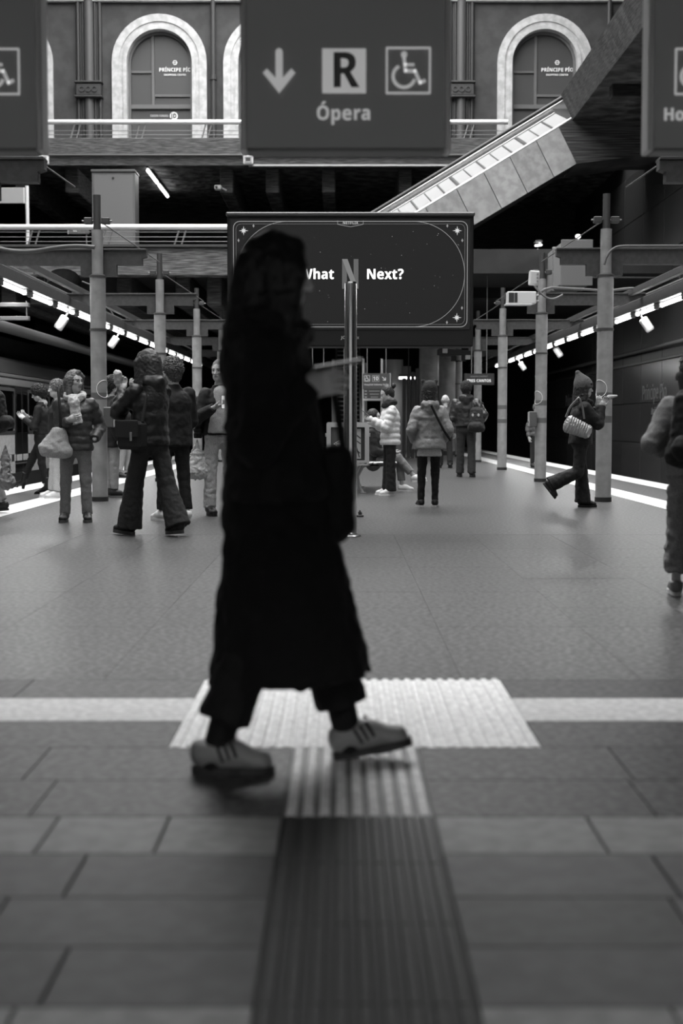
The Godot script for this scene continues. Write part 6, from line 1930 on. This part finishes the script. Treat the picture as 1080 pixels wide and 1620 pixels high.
	# centre
	w = person({"label": "woman in a white padded jacket and black trousers looking down at a phone", "h": 1.57, "x": 617.0, "d": 20.2, "turn": -R + 0.15, "cell": 0.015, "nod": 0.35,
		"left": [0.02, 0.02, 0, 0.03], "right": [0.04, 0.02, 0, 0.03], "hand_left": Vector3(0.08, 0.27, 0.3), "hand_right": Vector3(-0.06, 0.27, 0.32), "curl_left": 0.8, "curl_right": 0.8, "thumb_left": Vector3(-0.4, 1, 0.2), "thumb_right": Vector3(0.4, 1, 0.2),
		"trousers": [0.05, 0.035, 0.0], "jacket": {"bulk": 0.04, "hem": -0.12, "tone": 0.93, "quilt": 0.085, "amp": 0.016, "collar": 0.06, "rough": 0.5, "crease": 0.006}, "hair": ["bun", 0.12], "shoes": ["sneaker", 0.8, 0.85], "scarf": [0.06]})
	J = joints[w]
	phone("dark phone held by the woman in the white padded jacket", w.transform * ((J["wri1"] + J["wri-1"]) / 2 + Vector3(0, 0.1, 0.08)), Basis(Vector3.UP, -R + PI) * Basis(Vector3.RIGHT, -0.9))
	person({"label": "person sitting on the bench with crossed legs and white sneakers, behind the woman in white", "h": 1.66, "x": 590.0, "d": 21.4, "turn": R - 0.2, "cell": 0.018, "seat": 0.47,
		"left": [1.6, 1.5, 0.0, -0.05], "right": [1.75, 1.05, 0.05, -0.12], "hand_left": Vector3(0.1, 0.12, 0.3), "hand_right": Vector3(-0.1, 0.12, 0.3), "trousers": [0.5, 0.015, 0.1], "jacket": {"tone": 0.1, "bulk": 0.03}, "hair": ["short", 0.12], "shoes": ["sneaker", 0.85, 0.8]})
	w = person({"label": "woman in a grey padded jacket and an eared knitted hat walking away down the platform", "h": 1.52, "x": 679.0, "d": 17.3, "turn": PI + 0.05, "cell": 0.013, "build": 1.0, "pole": Vector3(0.5, -0.2, -1.0),
		"left": [0.1, 0.06, 0, 0.03], "right": [0.12, 0.1, 0.0, 0.0], "hand_left": Vector3(0.2, 0.0, 0.12), "hand_right": Vector3(-0.2, 0.0, 0.12),
		"trousers": [0.07, -0.003, 0.0], "jacket": {"bulk": 0.035, "hem": -0.1, "tone": 0.55, "quilt": 0.13, "amp": 0.009, "hood": 1, "wide": 0.05, "rough": 0.55, "shirt": [0.78, -0.2, 0.0]}, "hat": ["eared", 0.2], "hair": ["fringe", 0.06], "shoes": ["sneaker", 0.1, 0.75]})
	J = joints[w]
	solo("bag_strap", "black cross body strap over the back of the grey padded jacket", "strap", strap([w.transform * (J.neck + Vector3(-0.0, 0.0, -0.2)), w.transform * (J.chest + Vector3(-0.07, 0.0, -0.2)), w.transform * (J.waist + Vector3(-0.16, -0.0, -0.19)), w.transform * (J.pel + Vector3(-0.25, 0.02, -0.1))], 0.016), cloth(0.05))
	w = person({"label": "tall curly haired man in a dark leather jacket walking away with a backpack", "h": 1.82, "x": 737.0, "d": 27.0, "turn": PI - 0.12, "cell": 0.018, "build": 1.15,
		"left": [0.08, 0.05, 0, 0.03], "right": [-0.06, 0.08, -0.05, 0.03], "hand_left": Vector3(0.15, 0.2, 0.2), "hand_right": Vector3(-0.3, 0.12, 0.1), "trousers": [0.17, 0.03, 0.0], "jacket": {"bulk": 0.04, "hem": 0.0, "tone": 0.15, "rough": 0.4, "hood": 1}, "hair": ["curly", 0.06], "shoes": ["boot", 0.07, 0.07]})
	J = joints[w]
	backpack("dark backpack with two pale patches slung on the right shoulder of the tall man", w.transform * (J.chest + Vector3(-0.2, -0.2, -0.22)), PI - 0.12 + PI - 0.1, 1.0, 0.17, true)
	person({"label": "balding man in a pale coat walking away ahead of the tall man with the backpack", "h": 1.7, "x": 704.0, "d": 32.5, "turn": PI, "cell": 0.022,
		"left": [0.1, 0.05, 0, 0.03], "right": [-0.1, 0.1, 0, 0.03], "trousers": [0.1, 0.02, 0.0], "jacket": {"tone": 0.36, "hem": -0.1}, "hair": ["balding", 0.6], "shoes": ["boot", 0.07, 0.07]})
	# right
	w = person({"label": "woman in black with a pointed knitted hat walking past the nearest right column, eating", "h": 1.57, "x": 918.0, "d": 17.2, "turn": R, "cell": 0.013, "lean": 0.05,
		"left": [0.08, 0.02, 0, 0.0], "right": [-0.1, 1.05, -0.9, 0.0], "hand_right": Vector3(-0.06, 0.46, 0.27), "hand_left": Vector3(0.1, 0.44, 0.24), "wrist_right": Vector3(0, 0.9, 0.6), "curl_right": 0.6, "nod": -0.02,
		"trousers": [0.1, 0.055, 0.0], "jacket": {"called": "coat", "bulk": 0.04, "hem": -0.06, "tone": 0.06, "collar": 0.07}, "hat": ["pointed", 0.36], "hair": ["fringe", 0.12], "shoes": ["boot", 0.07, 0.06], "scarf": [0.07]})
	J = joints[w]
	solo("snack", "flat pale snack held up by the woman in the pointed hat", "food", blob([bone(Vector3(-0.03, 0, 0), Vector3(0.06, 0.015, 0), 0.03, 0.012, {"side": Vector3.UP, "t0": 0.04, "t1": 0.03})], 0.01, 0.006, 30.0), cloth(0.7), w.transform * (J["wri-1"] + Vector3(0, 0.1, 0.12)))
	hb = thing("quilted_handbag", "silvery quilted handbag under the arm of the woman in the pointed hat", "handbag", w.transform * (J.pel + Vector3(-0.24, 0.16, -0.1)))
	part(hb, "bag", blob([bone(Vector3(-0.1, 0.04, 0), Vector3(0.14, -0.06, 0), 0.11, 0.085, {"side": Vector3.UP, "t0": 0.05, "t1": 0.05, "quilt": 0.03, "amp": 0.012})], 0.01, 0.008, 30.0), mat(0.62, 0.35, 0.4))
	part(hb, "strap", strap([Vector3(-0.12, 0.12, 0.0), Vector3(-0.08, 0.24, 0.05), Vector3(0.02, 0.36, 0.12), Vector3(0.1, 0.1, 0.02)], 0.013), mat(0.5, 0.4, 0.3))
	w = person({"label": "curly haired youth with a dark backpack cut by the right edge of the picture", "h": 1.45, "x": 1098.0, "d": 8.2, "turn": PI - 0.25, "cell": 0.013,
		"left": [0.22, 0.05, 0.05, 0.03], "right": [-0.25, 0.2, -0.3, 0.0], "hand_left": Vector3(0.22, 0.12, 0.16), "trousers": [0.5, 0.04, 0.1], "crease": 0.02, "jacket": {"tone": 0.48, "bulk": 0.035, "hem": -0.05}, "hair": ["curly", 0.18], "shoes": ["sneaker", 0.45, 0.75]})
	J = joints[w]
	backpack("dark backpack on the youth at the right edge", w.transform * (J.chest + Vector3(0.0, -0.02, -0.2)), -0.25 + TAU, 0.95, 0.06)
	person({"label": "person in a striped top standing far behind the second right column", "h": 1.5, "x": 848.0, "d": 33.0, "turn": 0.4, "cell": 0.024,
		"left": [0.0, 0.0, 0, 0.04], "right": [0.0, 0.0, 0, 0.04], "trousers": [0.12, 0.01, 0.05], "jacket": {"tone": 0.35, "quilt": 0.12, "amp": 0.02}, "hair": ["short", 0.4], "shoes": ["boot", 0.07, 0.07]})

const TUBE := 0.6
const SCREEN := 0.14

func _ready() -> void:
	# camera: 24 x 36 format upright, focused on the display and the people around it
	var cam := Camera3D.new()
	cam.name = "camera"
	add_child(cam)
	cam.position = Vector3(0, EYE, 0)
	cam.rotation.x = -PITCH
	var ca := CameraAttributesPhysical.new()
	ca.frustum_focal_length = 32.6
	ca.exposure_aperture = 1.5
	ca.frustum_focus_distance = 17.0
	cam.attributes = ca
	cam.fov = rad_to_deg(2.0 * atan(810.0 / F))
	cam.current = true
	# overcast daylight over the glass of the hall roof
	var sky := ProceduralSkyMaterial.new()
	sky.sky_top_color = Color(0.9, 0.9, 0.9)
	sky.sky_horizon_color = Color(0.82, 0.82, 0.82)
	sky.ground_horizon_color = Color(0.4, 0.4, 0.4)
	sky.ground_bottom_color = Color(0.2, 0.2, 0.2)
	sky.sky_energy_multiplier = 1.6
	var env := Environment.new()
	env.background_mode = Environment.BG_SKY
	env.sky = Sky.new()
	env.sky.sky_material = sky
	env.tonemap_mode = Environment.TONE_MAPPER_LINEAR
	env.tonemap_exposure = 3.6
	env.sdfgi_enabled = true
	env.ssao_enabled = true
	env.ssil_enabled = true
	var we := WorldEnvironment.new()
	we.name = "world"
	we.environment = env
	add_child(we)
	# large structure
	build_floor()
	build_shell()
	escalator()
	# objects
	var ord := ["nearest", "second", "third", "fourth", "fifth"]
	for i in 5:
		var d := 18.55 + 6.35 * i
		column(gx([955.0, 855.0, 794.0, 755.0, 725.0][i], d), d, 1.0, "grey steel column, %s in view along the right-hand side of the platform" % ord[i], i < 2)
		column(-3.24, d + 0.1, -1.0, "grey steel column, %s in view along the left-hand side of the platform" % ord[i], i < 1)
	column(3.42, 12.25, 1.0, "column outside the right edge whose dark beam end shows under the right sign")
	column(-3.24, 12.25, -1.0, "column outside the left edge whose dark beam end shows under the left sign")
	help_box(gx(172.5, 18.5), 18.55, hy(660, 18.55), "grey intercom box with a pale plate on the nearest left column", 1.0)
	help_box(gx(842, 24.8), 24.8, hy(663, 24.8), "grey intercom box with a pale plate on the second right column", -1.0)
	train()
	billboard()
	bench()
	signs()
	far_end()
	people()
	# small details and lamps
	fixtures()
	lamps()
